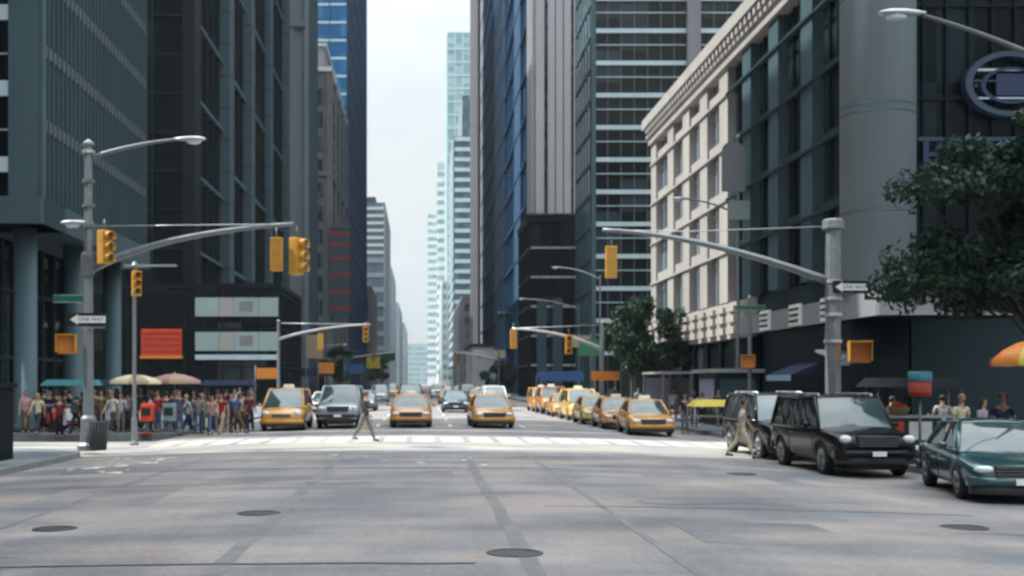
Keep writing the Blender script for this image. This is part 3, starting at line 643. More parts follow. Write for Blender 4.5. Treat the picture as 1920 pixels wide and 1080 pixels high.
def pose(leg=0.0, arm=0.0, bend=(0.15, .15), lean=0.0, knee=.0, turn=0.0):
    """joints of a 1.74 m figure facing -y; leg/arm = stride, bend = elbow flexion in radians per side, turn = head turn"""
    J = {}
    J['pelvis'] = (0, 0, .96); J['waist'] = (0, -.5 * lean * .1, 1.1); J['chest'] = (0, -lean * .25, 1.30); J['neck0'] = (0, -lean * .4, 1.46); J['neck'] = (0, -lean * .45 - .01, 1.52)
    hx, hy = -.05 * math.sin(turn), -.05 * math.cos(turn)
    J['head0'] = (0, J['neck'][1] - .005, 1.585); J['head1'] = (hx * .4, J['neck'][1] - .02 + hy * .2, 1.66); J['head2'] = (0, J['neck'][1] - .005, 1.73)
    for s, n in ((-1, 'l'), (1, 'r')):
        a = leg * s
        J['hip' + n] = (s * .095, 0, .92); ky = -.44 * math.sin(a + knee * .5 * (a < 0)); J['knee' + n] = (s * .105, ky - .02, .92 - .43 * math.cos(a))
        a2 = a - abs(leg) * .75 * (1 if a < 0 else .1)
        zk = J['knee' + n][2]; J['ank' + n] = (s * .105, ky - .02 - .42 * math.sin(a2), max(.085, zk - .42 * math.cos(a2)))
        ay = J['ank' + n][1]; az = J['ank' + n][2]; J['ball' + n] = (s * .12, ay - .13, max(.035, az - .05)); J['toe' + n] = (s * .125, ay - .19, max(.03, az - .06)); J['heel' + n] = (s * .105, ay + .05, max(.035, az - .05))
        cy = J['neck0'][1]; b = -arm * s; e = bend[0 if s < 0 else 1]
        J['sh' + n] = (s * .19, cy + .01, 1.425); J['el' + n] = (s * .235, cy + .01 - .29 * math.sin(b), 1.425 - .29 * math.cos(b))
        w = b + e; ex, ey, ez = J['el' + n]; J['wr' + n] = (s * .245, ey - .25 * math.sin(w), ez - .25 * math.cos(w))
        J['dir' + n] = (0, -math.sin(w + .15), -math.cos(w + .15))
    return J
def body_chains(J):
    c = [[('pelvis', J['pelvis'], (.125, .10)), ('waist', J['waist'], (.115, .09)), ('chest', J['chest'], (.14, .105)), ('neck0', J['neck0'], (.085, .07)), ('neck', J['neck'], (.052, .055)), ('head0', J['head0'], (.066, .082)), ('head1', J['head1'], (.076, .095)), ('head2', J['head2'], (.055, .07))]]
    for n in 'lr':
        c.append([('pelvis', 0, 0), ('hip' + n, J['hip' + n], (.088, .09)), ('knee' + n, J['knee' + n], (.058, .06)), ('ank' + n, J['ank' + n], (.038, .042)), ('ball' + n, J['ball' + n], (.04, .032)), ('toe' + n, J['toe' + n], (.03, .02))])
        s = -1 if n == 'l' else 1; d = Vector(J['dir' + n]); w = Vector(J['wr' + n]); pa = w + d * .055; kn = w + d * .095
        c.append([('chest', 0, 0), ('sh' + n, J['sh' + n], (.058, .058)), ('el' + n, J['el' + n], (.043, .043)), ('wr' + n, tuple(w), (.027, .03)), ('pa' + n, tuple(pa), (.024, .038)), ('kn' + n, tuple(kn), (.018, .036))])
        side = Vector((0, d.z, -d.y)).normalized()
        for i, (off, ln) in enumerate(((-.03, .062), (-.01, .075), (.01, .078), (.03, .068))):
            b0 = kn + side * off + d * .008; m = b0 + d * ln * .55 + Vector((-s * .008, 0, 0)); e = m + d * ln * .4 + Vector((-s * .016, 0, 0))
            c.append([('kn' + n, 0, 0), ('f%d0' % i + n, tuple(b0), (.009, .009)), ('f%d1' % i + n, tuple(m), (.0085, .0085)), ('f%d2' % i + n, tuple(e), (.007, .007))])
        b0 = pa + side * -.038 * 1 + Vector((-s * .006, 0, 0)); c.append([('pa' + n, 0, 0), ('t0' + n, tuple(b0), (.012, .012)), ('t1' + n, tuple(b0 + d * .03 + side * -.014 + Vector((-s * .014, 0, 0))), (.0095, .0095)), ('t2' + n, tuple(b0 + d * .052 + side * -.016 + Vector((-s * .022, 0, 0))), (.008, .008))])
    return [[(k, p, r) for k, p, r in ch] for ch in c]
def make_pose(J):
    P_ = {}
    b = skinned(body_chains(J), 'body', ['skin_a', 'face_dark'])
    hc = Vector(J['head1']); f = Vector((J['head1'][0] - J['head0'][0], -.04, 0)).normalized(); sx = Vector((-f.y, f.x, 0)); sx = sx if sx.x > 0 else -sx
    for v in b.vertices:                       # nose, chin, eye sockets
        q = v.co - hc
        if abs(q.z) < .14 and q.dot(f) > .03:
            k = q.dot(f)
            d = math.exp(-((q.dot(sx) / .014) ** 2 + ((q.z + .03) / .028) ** 2)); v.co += f * .02 * d
            for s in (-1, 1): v.co -= f * .008 * math.exp(-(((q.dot(sx) - s * .032) / .016) ** 2 + ((q.z - .0) / .012) ** 2))
            v.co += f * .008 * math.exp(-((q.dot(sx) / .03) ** 2 + ((q.z + .095) / .02) ** 2))
    for p in b.polygons:
        q = p.center - hc
        if q.dot(f) > .05 and ((abs(abs(q.dot(sx)) - .032) < .013 and abs(q.z) < .011) or (abs(q.dot(sx)) < .024 and abs(q.z + .065) < .008)): p.material_index = 1
    P_['body'] = b
    g = lambda k, r: (k, J[k], r)
    tr = [[g('pelvis', (.138, .112)), ('top', (0, J['waist'][1] * .5, 1.08), (.132, .106)), ('top2', (0, J['waist'][1] * .6, 1.13), (.130, .104))]]
    sh = [[('hem', (0, 0, .86), (.158, .132)), ('hem2', (0, 0, .96), (.152, .126)), g('waist', (.142, .116)), g('chest', (.156, .12)), ('collar', tuple(Vector(J['neck0']) + Vector((0, 0, -.012))), (.088, .076))]]
    sl = [list(ch) for ch in sh]; st = [list(ch) for ch in tr]; dr = [list(sh[0])]
    for n in 'lr':
        tr.append([('pelvis', 0, 0), g('hip' + n, (.102, .104)), g('knee' + n, (.074, .076)), ('cuff' + n, tuple(Vector(J['ank' + n]) + Vector((0, 0, .02))), (.06, .066))])
        kp = Vector(J['knee' + n]); st.append([('pelvis', 0, 0), g('hip' + n, (.104, .106)), ('cuff' + n, tuple(kp + Vector((0, 0, .05))), (.092, .094))])
        se, ss = Vector(J['sh' + n]), Vector(J['el' + n]); mid = se.lerp(ss, .72)
        sh.append([('chest', 0, 0), ('sh' + n, tuple(se), (.072, .07)), ('cuff' + n, tuple(mid), (.06, .06))])
        dr.append([('chest', 0, 0), ('sh' + n, tuple(se), (.07, .068)), ('cuff' + n, tuple(se.lerp(ss, .3)), (.064, .062))])
        sl.append([('chest', 0, 0), ('sh' + n, tuple(se), (.072, .07)), ('el' + n, tuple(ss), (.058, .057)), ('cuff' + n, J['wr' + n], (.042, .044))])
        P_['shoe' + n] = skinned([[('a', tuple(Vector(J['heel' + n]) + Vector((0, 0, .012))), (.042, .045)), ('b', tuple(Vector(J['ball' + n]) + Vector((0, 0, .008))), (.048, .036)), ('c', J['toe' + n], (.038, .028))]], 'shoe', ['black'])
    P_['trousers'] = skinned(tr, 'trousers', ['c_black']); P_['shorts'] = skinned(st, 'shorts', ['c_black'])
    P_['shirt'] = skinned(sh, 'shirt', ['c_white']); P_['jacket'] = skinned(sl, 'jacket', ['c_white'])
    dr[0] = dr[0]; dtop = skinned(dr, 'dress', ['c_white'])
    bm = bmesh.new(); bm.from_mesh(dtop); mb = MB(); mb.bm.free(); mb.bm = bm
    mb.rings([[(rx * math.cos(2 * math.pi * k / 20) * (1 + .03 * (k % 2)), ry * math.sin(2 * math.pi * k / 20) * (1 + .03 * (k % 2)), z) for k in range(20)] for rx, ry, z in ((.135, .115, 1.04), (.165, .145, .92), (.19, .18, .74), (.21, .21, .56))], False)
    bm.to_mesh(dtop); bm.free(); P_['dress'] = dtop
    hb = MB(); rs = []
    for ln in (0,):
        for j in range(1, 9):
            t_ = math.pi * j / 9; rs.append([(hc.x * .5 + .093 * math.sin(t_) * math.cos(2 * math.pi * k / 18), hc.y + .012 + .112 * math.sin(t_) * math.sin(2 * math.pi * k / 18), 1.665 + .108 * math.cos(t_)) for k in range(18)])
    hb.rings(rs, True); bm = hb.bm
    doomed = [v for v in bm.verts if (v.co - hc).dot(f) > .035 and v.co.z < 1.715 or v.co.z < 1.60 and (v.co - hc).dot(f) > -.02]
    bmesh.ops.delete(bm, geom=doomed, context='VERTS'); P_['hair'] = hb.mesh('hair', 'hair_dark')
    hb = MB(); hb.rings([[(hc.x * .5 + rx * math.cos(math.pi * k / 9), hc.y + .02 + ry * math.sin(math.pi * k / 9), z) for k in range(10)] + [(hc.x * .5 + rx * .8 * math.cos(math.pi - math.pi * k / 9), hc.y + .02 + ry * .6 * math.sin(math.pi - math.pi * k / 9), z) for k in range(10)] for rx, ry, z in ((.09, .105, 1.70), (.098, .115, 1.62), (.10, .12, 1.52), (.095, .13, 1.44), (.07, .12, 1.38))]); P_['long_hair'] = hb.mesh('long_hair', 'hair_dark')
    P_['hand'] = J['wrr']; P_['J'] = J
    return P_
POSES = [make_pose(pose(0, .04, (.15, .2), 0, 0, 0)), make_pose(pose(.36, .4, (.3, .3), .12)), make_pose(pose(-.38, -.4, (.35, .25), .12, 0, .5)), make_pose(pose(.06, .1, (1.75, .15), .02, 0, -.6)), make_pose(pose(-.2, -.25, (.2, 1.3), .08, 0, .7)), make_pose(pose(.02, .05, (1.4, 1.5), .1, 0, 0))]
def bag_mesh(kind):
    mb = MB()
    if kind == 'tote':
        mb.hexa([(-.05, -.2, -.52), (.05, -.2, -.52), (.05, .2, -.52), (-.05, .2, -.52), (-.03, -.23, -.14), (.03, -.23, -.14), (.03, .23, -.14), (-.03, .23, -.14)]); mb.bevel(.012)
    else:
        mb.hexa([(-.15, -.08, -.2), (.15, -.08, -.2), (.15, .1, -.2), (-.15, .1, -.2), (-.13, -.07, .25), (.13, -.07, .25), (.13, .07, .25), (-.13, .07, .25)]); mb.bevel(.05, 3)
    return mb.mesh(kind, 'c_white')
BAGS = {k: bag_mesh(k) for k in ('tote', 'backpack')}
def dressed(label, x, y, face, pz, top, bottom, hair='hair_dark', skin='skin_a', top_kind='shirt', bottom_kind='trousers', longhair=False, h=1.74, group=None, ground=None):
    """face: heading in degrees, 0 = towards the camera"""
    P_ = POSES[pz]; z = WALK if ground is None else ground
    low = min(P_['J']['toel'][2], P_['J']['toer'][2]) - .03
    t = thing('person', label, 'person', (x, y, z), group); t.rotation_euler = (0, 0, R(face)); s = h / 1.76; t.scale = (s, s, s)
    def put(k, name, m=None):
        o = bpy.data.objects.new(name, P_[k]); C.objects.link(o); o.parent = t; o.location = (0, 0, -low)
        if m: o.material_slots[0].link = 'OBJECT'; o.material_slots[0].material = M[m]
        return o
    put('body', 'body', skin)
    if top_kind == 'dress': put('dress', 'dress', 'c_' + top)
    else: put(top_kind, top_kind, 'c_' + top); put(bottom_kind, bottom_kind, 'c_' + bottom)
    put('hair', 'hair', hair)
    if longhair: put('long_hair', 'long_hair', hair)
    put('shoel', 'shoe'); put('shoer', 'shoe')
    return t
def carry(person_, kind, m, label, hand='r'):
    """a bag in a hand or on a back: a thing of its own"""
    P_ = None
    for q in POSES:
        if any(ch.data == q['body'] for ch in C.objects if ch.parent == person_): P_ = q
    J = P_['J']; s = person_.scale.x
    loc = Vector(J['wr' + hand]) + Vector((0, 0, -.02)) if kind == 'tote' else Vector((0, J['chest'][1] + .21, 1.22))
    rot = Matrix.Rotation(person_.rotation_euler.z, 3, 'Z')
    o = bpy.data.objects.new('shopping_bag' if kind == 'tote' else 'backpack', BAGS[kind]); C.objects.link(o)
    o.location = Vector(person_.location) + rot @ (loc * s); o.rotation_euler = (0, 0, person_.rotation_euler.z)
    o.material_slots[0].link = 'OBJECT'; o.material_slots[0].material = M[m]
    tag(o, label, 'bag')
    if kind == 'tote':
        mb = MB(); mb.tube([(0, -.13, -.15), (0, -.1, -.02), (0, 0, .0), (0, .1, -.02), (0, .13, -.15)], .012, 6); h_ = mb.build('handle', 'c_black'); h_.parent = o
    return o
# ------------------------------------------------------------------ vehicles (front towards -y, origin on the road under the middle)
KIND = dict(
 sedan=dict(L=5.0, w=.95, wr=.335, ax=(-1.48, 1.40), lamp=(.66, .64, .22, .075), grz=(.47, .71), grw=.52,
  prof=[(-2.5, .76, .34, .60), (-2.43, .88, .25, .70), (-2.15, .96, .20, .77), (-1.6, 1, .19, .86), (-1.1, 1, .19, .93), (0, 1, .19, .96), (1.3, 1, .19, .99), (2.0, .98, .22, 1.01), (2.4, .93, .27, .98), (2.5, .82, .36, .86)],
  cab=dict(bf=-1.22, rf=-.42, rr=.85, br=1.62, zb=.93, zr=1.43, wb=.85, wt=.64)),
 van=dict(L=4.9, w=.97, wr=.345, ax=(-1.5, 1.48), lamp=(.68, .78, .2, .1), grz=(.60, .74), grw=.42,
  prof=[(-2.45, .76, .36, .66), (-2.38, .88, .27, .80), (-2.1, .96, .22, .92), (-1.6, 1, .2, 1.04), (-1.1, 1, .2, 1.08), (0, 1, .2, 1.08), (1.5, 1, .2, 1.08), (2.1, .98, .24, 1.08), (2.4, .94, .3, 1.06), (2.45, .86, .38, .96)],
  cab=dict(bf=-1.72, rf=-.62, rr=2.15, br=2.42, zb=1.04, zr=1.78, wb=.89, wt=.72)),
 suv=dict(L=5.3, w=1.0, wr=.40, ax=(-1.62, 1.55), lamp=(.74, .92, .17, .1), grz=(.74, 1.0), grw=.5,
  prof=[(-2.65, .82, .42, .80), (-2.58, .92, .34, .98), (-2.35, .98, .30, 1.06), (-1.8, 1, .28, 1.13), (-1.2, 1, .28, 1.17), (0, 1, .28, 1.17), (1.6, 1, .28, 1.17), (2.3, .99, .3, 1.17), (2.58, .95, .36, 1.14), (2.65, .88, .42, 1.04)],
  cab=dict(bf=-1.28, rf=-.62, rr=2.32, br=2.55, zb=1.13, zr=1.86, wb=.92, wt=.78)))
WHEEL = {}
def car_proto(kind):
    K = KIND[kind]; w = K['w']; out = {}
    mb = MB(); rs = []
    for y, f, zb, zt in K['prof']:
        W = w * f; mid = zb + (zt - zb) * .55
        half = [(0, zb), (W * .78, zb), (W * .95, zb + .09), (W, mid), (W * .985, zt - .11), (W * .88, zt - .015), (W * .45, zt + .02), (0, zt + .03)]
        rs.append([(x, y, z) for x, z in half] + [(-x, y, z) for x, z in half[-2:0:-1]])
    mb.rings(rs, True, True)
    me = mb.mesh('lower', 'taxi'); o = link('tmp', me); s = o.modifiers.new('s', 'SUBSURF'); s.levels = 2
    cut = MB()
    for a in K['ax']: cut.tube([(-1.3, a, K['wr']), (1.3, a, K['wr'])], K['wr'] + .075, 28, False)
    co = cut.build('cut', 'trim'); b = o.modifiers.new('b', 'BOOLEAN'); b.object = co; b.solver = 'EXACT'; b.operation = 'DIFFERENCE'
    me2 = evaluated(o); bpy.data.objects.remove(o); bpy.data.objects.remove(co)
    bm = bmesh.new(); bm.from_mesh(me2)
    for f in bm.faces: f.smooth = True
    mb = MB(); mb.bm.free(); mb.bm = bm
    # pillars and waist rail of the cabin belong to the painted body
    c = K['cab']
    def cabin(zf, grow=0):   # outline at height fraction
        l = lambda a, b_: a + (b_ - a) * zf
        return l(c['bf'], c['rf']), l(c['br'], c['rr']), l(c['wb'], c['wt']) + grow, l(c['zb'] - .03, c['zr'])
    def at(u, v, zf, out_=0.0):  # u: -1..1 across, v: 0 front .. 1 rear
        yf, yr, W, z = cabin(zf); return Vector((u * (W + out_), yf + (yr - yf) * v, z))
    # roof: rounded shell
    yf, yr, W, z = cabin(1.0); rs = []
    for k in range(9):
        t_ = k / 8; y = yf - .03 + (yr - yf + .06) * t_; e = 1 - .12 * (2 * t_ - 1) ** 4; hz = .085 * (1 - (2 * t_ - 1) ** 4 * .7)
        half = [(-W * e - .01, z - .035), (-W * e, z), (-W * e * .86, z + hz * .6), (-W * .45 * e, z + hz), (0, z + hz * 1.1)]
        rs.append([(x, y, zz) for x, zz in half] + [(-x, y, zz) for x, zz in half[-2::-1]] + [(W * .9 * e, y, z - .04), (-W * .9 * e, y, z - .04)])
    roof = MB(); roof.rings(rs, True, True); out['roof'] = roof.mesh('roof', 'taxi')
    for s in (-1, 1):
        for v0, rr_ in ((0, .05), (1, .065)): mb.tube([at(s, v0, 0) + Vector((0, 0, -.04)), at(s, v0, .5), at(s, v0, 1) + Vector((0, 0, .01))], rr_, 8)
        mb.tube([at(s, 0, 0, .015), at(s, 1, 0, .015)], .045, 8); mb.tube([at(s, 0, 1), at(s, 1, 1)], .05, 8)
    from mathutils.bvhtree import BVHTree
    tree_ = BVHTree.FromPolygons([v.co.copy() for v in me2.vertices], [list(p.vertices) for p in me2.polygons]); out['seam'] = []; out['handle'] = []
    def onside(s, y, z):
        h = tree_.ray_cast(Vector((s * 2, y, z)), Vector((-s, 0, 0)))[0]; return h + Vector((s * .002, 0, 0)) if h else None
    doors = [c['bf'] + .30, (c['rf'] + c['rr']) / 2 - .02, (c['rr'] + c['br']) / 2 - (.1 if kind == 'sedan' else .75)]
    for s in (-1, 1):
        for yy in doors:
            pts = [onside(s, yy, K['prof'][5][2] + .14 + (c['zb'] - .12 - K['prof'][5][2] - .12) * k / 6) for k in range(7)]; pts = [p for p in pts if p]
            if len(pts) > 2: sm = MB(); sm.tube(pts, .009, 5); out['seam'].append(sm.mesh('door_seam', 'trim'))
        for yy in doors[1:]:
            p = onside(s, yy - .18, c['zb'] - .17)
            if p: sm = MB(); sm.tube([p + Vector((0, -.09, 0)), p + Vector((s * .02, -.06, 0)), p + Vector((s * .02, .06, 0)), p + Vector((0, .09, 0))], .014, 6); out['handle'].append(sm.mesh('door_handle', 'rim_metal'))
    out['body'] = mb.mesh('body', 'taxi')
    def patch(pts, name, m, n=6, bulge=0.0, axis=None):
        mb = MB(); a, b_, c_, d = [Vector(p) for p in pts]; g = []
        for j in range(n + 1):
            row = []
            for i in range(n + 1):
                u, v = i / n, j / n; p = a.lerp(b_, u).lerp(d.lerp(c_, u), v)
                if axis is not None: p = p + Vector(axis) * bulge * (1 - (2 * u - 1) ** 2) * (.6 + .4 * (1 - (2 * v - 1) ** 2))
                row.append(mb.bm.verts.new(p))
            g.append(row)
        for j in range(n):
            for i in range(n): mb.face([g[j][i], g[j][i + 1], g[j + 1][i + 1], g[j + 1][i]], True)
        return mb.mesh(name, m)
    out['windshield'] = patch([at(-.97, 0, 0), at(.97, 0, 0), at(.97, 0, .98), at(-.97, 0, .98)], 'windshield', 'windscreen', 8, .10, (0, -1, .35))
    out['rear_window'] = patch([at(.96, 1, 0), at(-.96, 1, 0), at(-.96, 1, .98), at(.96, 1, .98)], 'rear_window', 'car_glass', 6, .05, (0, 1, .2))
    splits = [(.02, .46), (.5, .97)] if kind == 'sedan' else [(.02, .36), (.39, .66), (.69, .97)]
    out['sides'] = [patch([at(s, v0, .03, .003), at(s, v1, .03, .003), at(s, v1, .96, .003), at(s, v0, .96, .003)], 'side_window', 'car_glass', 4, .012, (s, 0, 0)) for s in (-1, 1) for v0, v1 in splits]
    out['pillar'] = []
    for s in (-1, 1):
        for v0 in [(a[1] + b_[0]) / 2 for a, b_ in zip(splits, splits[1:])]: pl = MB(); pl.tube([at(s, v0, 0, .0), at(s, v0, 1, .0)], .03, 6); out['pillar'].append(pl.mesh('pillar', 'trim'))
    cb = MB(); yb0, yb1, Wb, zb0 = cabin(.02); yt0, yt1, Wt, zt0 = cabin(.97); q = .06
    cb.hexa([(-Wb + q, yb0 + q * 2, zb0 - .1), (Wb - q, yb0 + q * 2, zb0 - .1), (Wb - q, yb1 - q * 2, zb0 - .1), (-Wb + q, yb1 - q * 2, zb0 - .1), (-Wt + q, yt0 + q, zt0), (Wt - q, yt0 + q, zt0), (Wt - q, yt1 - q, zt0), (-Wt + q, yt1 - q, zt0)]); out['interior'] = cb.mesh('interior', 'trim')
    ub = MB(); ub.box(-w * .62, w * .62, -K['L'] / 2 + .25, K['L'] / 2 - .25, .2, .72); out['underbody'] = ub.mesh('underbody', 'trim')
    yfr = -K['L'] / 2
    z0, z1 = K['grz']; gw = K['grw']
    g = MB(); g.hexa([(-gw * .9, yfr - .015, z0), (gw * .9, yfr - .015, z0), (gw * .9, yfr + .2, z0), (-gw * .9, yfr + .2, z0), (-gw, yfr + .005, z1), (gw, yfr + .005, z1), (gw, yfr + .22, z1), (-gw, yfr + .22, z1)]); g.bevel(.02); out['grille'] = g.mesh('grille', 'grille')
    g = MB()
    for k in range(4): zz = z0 + .03 + (z1 - z0 - .06) * k / 3; g.box(-gw * .9, gw * .9, yfr - .03, yfr - .005, zz - .008, zz + .008)
    out['grille_slat'] = g.mesh('grille_slat', 'steel_dark')
    def arc(zc, hh, dd, name, m, width=.98, push=0):
        mb = MB(); rs = []
        for k in range(13):
            u = -1 + k / 6; x = u * w * width; y = yfr - push + .06 * u * u + .34 * max(0, abs(u) - .7) ** 1.6 * 2.4
            rs.append([(x, y, zc - hh), (x, y - dd * .6, zc - hh * .7), (x, y - dd, zc), (x, y - dd * .6, zc + hh * .8), (x, y, zc + hh), (x, y + .12, zc + hh), (x, y + .12, zc - hh)])
        mb.rings(rs, True, True); return mb.mesh(name, m)
    bz = .42 if kind != 'suv' else .58
    out['bumper'] = arc(bz, .085, .05, 'bumper', 'taxi'); out['air_dam'] = arc(bz - .17, .07, .01, 'air_dam', 'trim', .93)
    mbr = arc(bz, .09, .05, 'rear_bumper', 'taxi')
    for v in mbr.vertices: v.co.y = -v.co.y
    mbr.flip_normals(); out['rear_bumper'] = mbr
    lx, lz, lw, lh = K['lamp']; hl = []
    for s in (-1, 1):
        g = MB(); g.ball((s * lx, yfr + .085, lz), lw * .85, .10, lh, 14, 8); hl.append(g.mesh('headlight', 'headlight'))
    out['headlight'] = hl; tl = []
    for s in (-1, 1): g = MB(); g.ball((s * w * .76, -yfr - .08, lz + .1), .14, .06, .1, 10, 6); tl.append(g.mesh('tail_light', 'lens_red'))
    out['tail_light'] = tl
    g = MB(); g.box(-.16, .16, yfr - .085, yfr - .07, bz - .05, bz + .06); out['plate'] = g.mesh('licence_plate', 'signal_yellow')
    mir = []
    for s in (-1, 1):
        g = MB(); yv = c['bf'] + .38; g.ball((s * (w + .1), yv, c['zb'] + .08), .1, .06, .07, 10, 6); g.tube([(s * (w - .1), yv + .02, c['zb'] + .02), (s * (w + .06), yv + .01, c['zb'] + .06)], .02, 6); mir.append(g.mesh('mirror', 'taxi'))
    out['mirror'] = mir
    r = K['wr']; tg = MB(); tg.tube([(-.11, 0, 0), (-.10, 0, 0), (-.07, 0, 0), (.07, 0, 0), (.10, 0, 0), (.11, 0, 0)], [r * .72, r * .93, r, r, r * .93, r * .72], 28); out['tyre'] = tg.mesh('tyre', 'rubber')
    rg = MB(); rg.tube([(-.115, 0, 0), (-.09, 0, 0), (.09, 0, 0), (.115, 0, 0)], [r * .66, r * .70, r * .70, r * .66], 20)
    for k in range(5):
        a = 2 * math.pi * k / 5
        for s in (-1, 1): rg.tube([(s * .118, 0, 0), (s * .118, r * .6 * math.cos(a), r * .6 * math.sin(a))], .028, 6)
    out['rim'] = rg.mesh('rim', 'rim_metal'); K['proto'] = out; return out
for k in KIND: car_proto(k)
sgn = MB(); sgn.hexa([(-.26, -.09, 0), (.26, -.09, 0), (.26, .09, 0), (-.26, .09, 0), (-.22, -.03, .15), (.22, -.03, .15), (.22, .03, .15), (-.22, .03, .15)]); sgn.bevel(.02); ROOF_LAMP = sgn.mesh('roof_lamp', 'roof_lamp')
sgn = MB(); sgn.hexa([(-.3, -.75, 0), (.3, -.75, 0), (.3, .75, 0), (-.3, .75, 0), (-.06, -.7, .36), (.06, -.7, .36), (.06, .7, .36), (-.06, .7, .36)]); AD_BOX = sgn.mesh('advert_board', 'trim')
RACK = MB()
for s in (-1, 1): RACK.tube([(s * .66, -.5, 1.955), (s * .66, 2.0, 1.955)], .022, 6); [RACK.tube([(s * .66, y, 1.86), (s * .66, y, 1.955)], .03, 6) for y in (-.48, .35, 1.2, 1.97)]
RACK = RACK.mesh('roof_rail', 'alu')
def car(name, label, kind, x, y, colour, cat='car', group=None, rot=0, taxi=False, bumper=None, detail=True, advert=False, rack=False, tint=None):
    K = KIND[kind]; p = K['proto']
    t = thing(name, label, cat, (x, y, camb(x)), group); t.rotation_euler = (0, 0, R(rot))
    def put(me, nm, m=None, loc=None, par=t):
        o = bpy.data.objects.new(nm, me); C.objects.link(o); o.parent = par
        if loc is not None: o.location = loc
        if m: o.material_slots[0].link = 'OBJECT'; o.material_slots[0].material = M[m]
        return o
    put(p['body'], 'body', colour); put(p['roof'], 'roof', colour); put(p['windshield'], 'windshield', tint); put(p['bumper'], 'bumper', bumper or colour)
    g = put(p['grille'], 'grille')
    for s in (0, 1): put(p['headlight'][s], 'headlight')
    for a in K['ax']:
        for s in (-1, 1):
            wl = put(p['tyre'], 'wheel', None, (s * (K['w'] - .13), a, K['wr'])); put(p['rim'], 'rim', None, None, wl)
    if detail:
        put(p['grille_slat'], 'grille_slat', par=g); put(p['rear_window'], 'rear_window'); put(p['interior'], 'interior'); put(p['underbody'], 'underbody'); put(p['air_dam'], 'air_dam'); put(p['rear_bumper'], 'rear_bumper', bumper or colour); put(p['plate'], 'licence_plate', None if taxi else 'white_paint'); [put(q, 'pillar') for q in p['pillar']]
        for q in p['sides']: put(q, 'side_window')
        for q in p['seam']: put(q, 'door_seam')
        for q in p['handle']: put(q, 'door_handle')
        for s in (0, 1): put(p['tail_light'][s], 'tail_light'); put(p['mirror'][s], 'mirror', colour)
    else: put(p['interior'], 'interior'); put(p['underbody'], 'underbody')
    zr = K['cab']['zr']; ym = (K['cab']['rf'] + K['cab']['rr']) / 2
    if taxi: put(ROOF_LAMP, 'roof_lamp', None, (0, ym - .25, zr + .085))
    if advert: put(AD_BOX, 'advert_board', None, (0, ym + .45, zr + .09))
    if rack: put(RACK, 'roof_rail')
    return t
# front edge at distance Yf, centre at photo column px
def lane(px, Yf, kind): return wx(px, Yf), Yf + KIND[kind]['L'] / 2
x, y = lane(527, 50.2, 'van'); car('yellow_taxi', 'boxy yellow taxi van with tall roof waiting nearest the crowd', 'van', x, y, 'taxi', 'taxi', 'yellow taxis', taxi=True)
x, y = lane(633, 51.6, 'suv'); car('parked_car', 'silver grey off-road car waiting between the taxi van and a yellow sedan', 'suv', x, y, 'car_silver', 'car', None, bumper='trim')
x, y = lane(770, 52.0, 'sedan'); car('yellow_taxi', 'yellow taxi sedan with black grille alone in the middle lane', 'sedan', x, y, 'taxi_orange', 'taxi', 'yellow taxis', taxi=True)
x, y = lane(925, 52.0, 'sedan'); car('yellow_taxi', 'bright yellow taxi sedan waiting in the lane beside the right row', 'sedan', x, y, 'taxi', 'taxi', 'yellow taxis', taxi=True, rot=1.5)
x, y = lane(855, 79, 'sedan'); car('dark_sedan', 'dark blue sedan further back between two waiting taxis', 'sedan', x, y, 'car_blue')
for i, (xx, yf, c, kd, lab, adv) in enumerate([
    (9.55, 47.8, 'taxi', 'sedan', 'yellow taxi at the head of the row along the right kerb', False),
    (9.35, 54.0, 'taxi_orange', 'sedan', 'orange yellow taxi second in the row along the right kerb', False),
    (9.25, 60.2, 'taxi_pale', 'sedan', 'faded yellow taxi third in the row along the right kerb', False),
    (9.3, 66.6, 'taxi_pale', 'van', 'pale yellow taxi van fourth in the row along the right kerb', False),
    (9.2, 73.4, 'taxi', 'sedan', 'yellow taxi fifth in the row along the right kerb', False),
    (9.2, 80.0, 'taxi_orange', 'suv', 'deep yellow tall taxi sixth in the row along the right kerb', False),
    (9.2, 87.0, 'taxi', 'van', 'yellow taxi van last in the row along the right kerb', False)]):
    car('yellow_taxi', lab, kd, xx, yf + KIND[kd]['L'] / 2, c, 'taxi', 'yellow taxis', taxi=True, advert=i in (1, 4), rot=(-2 if i == 0 else (1.2, -.8, .5)[i % 3]))
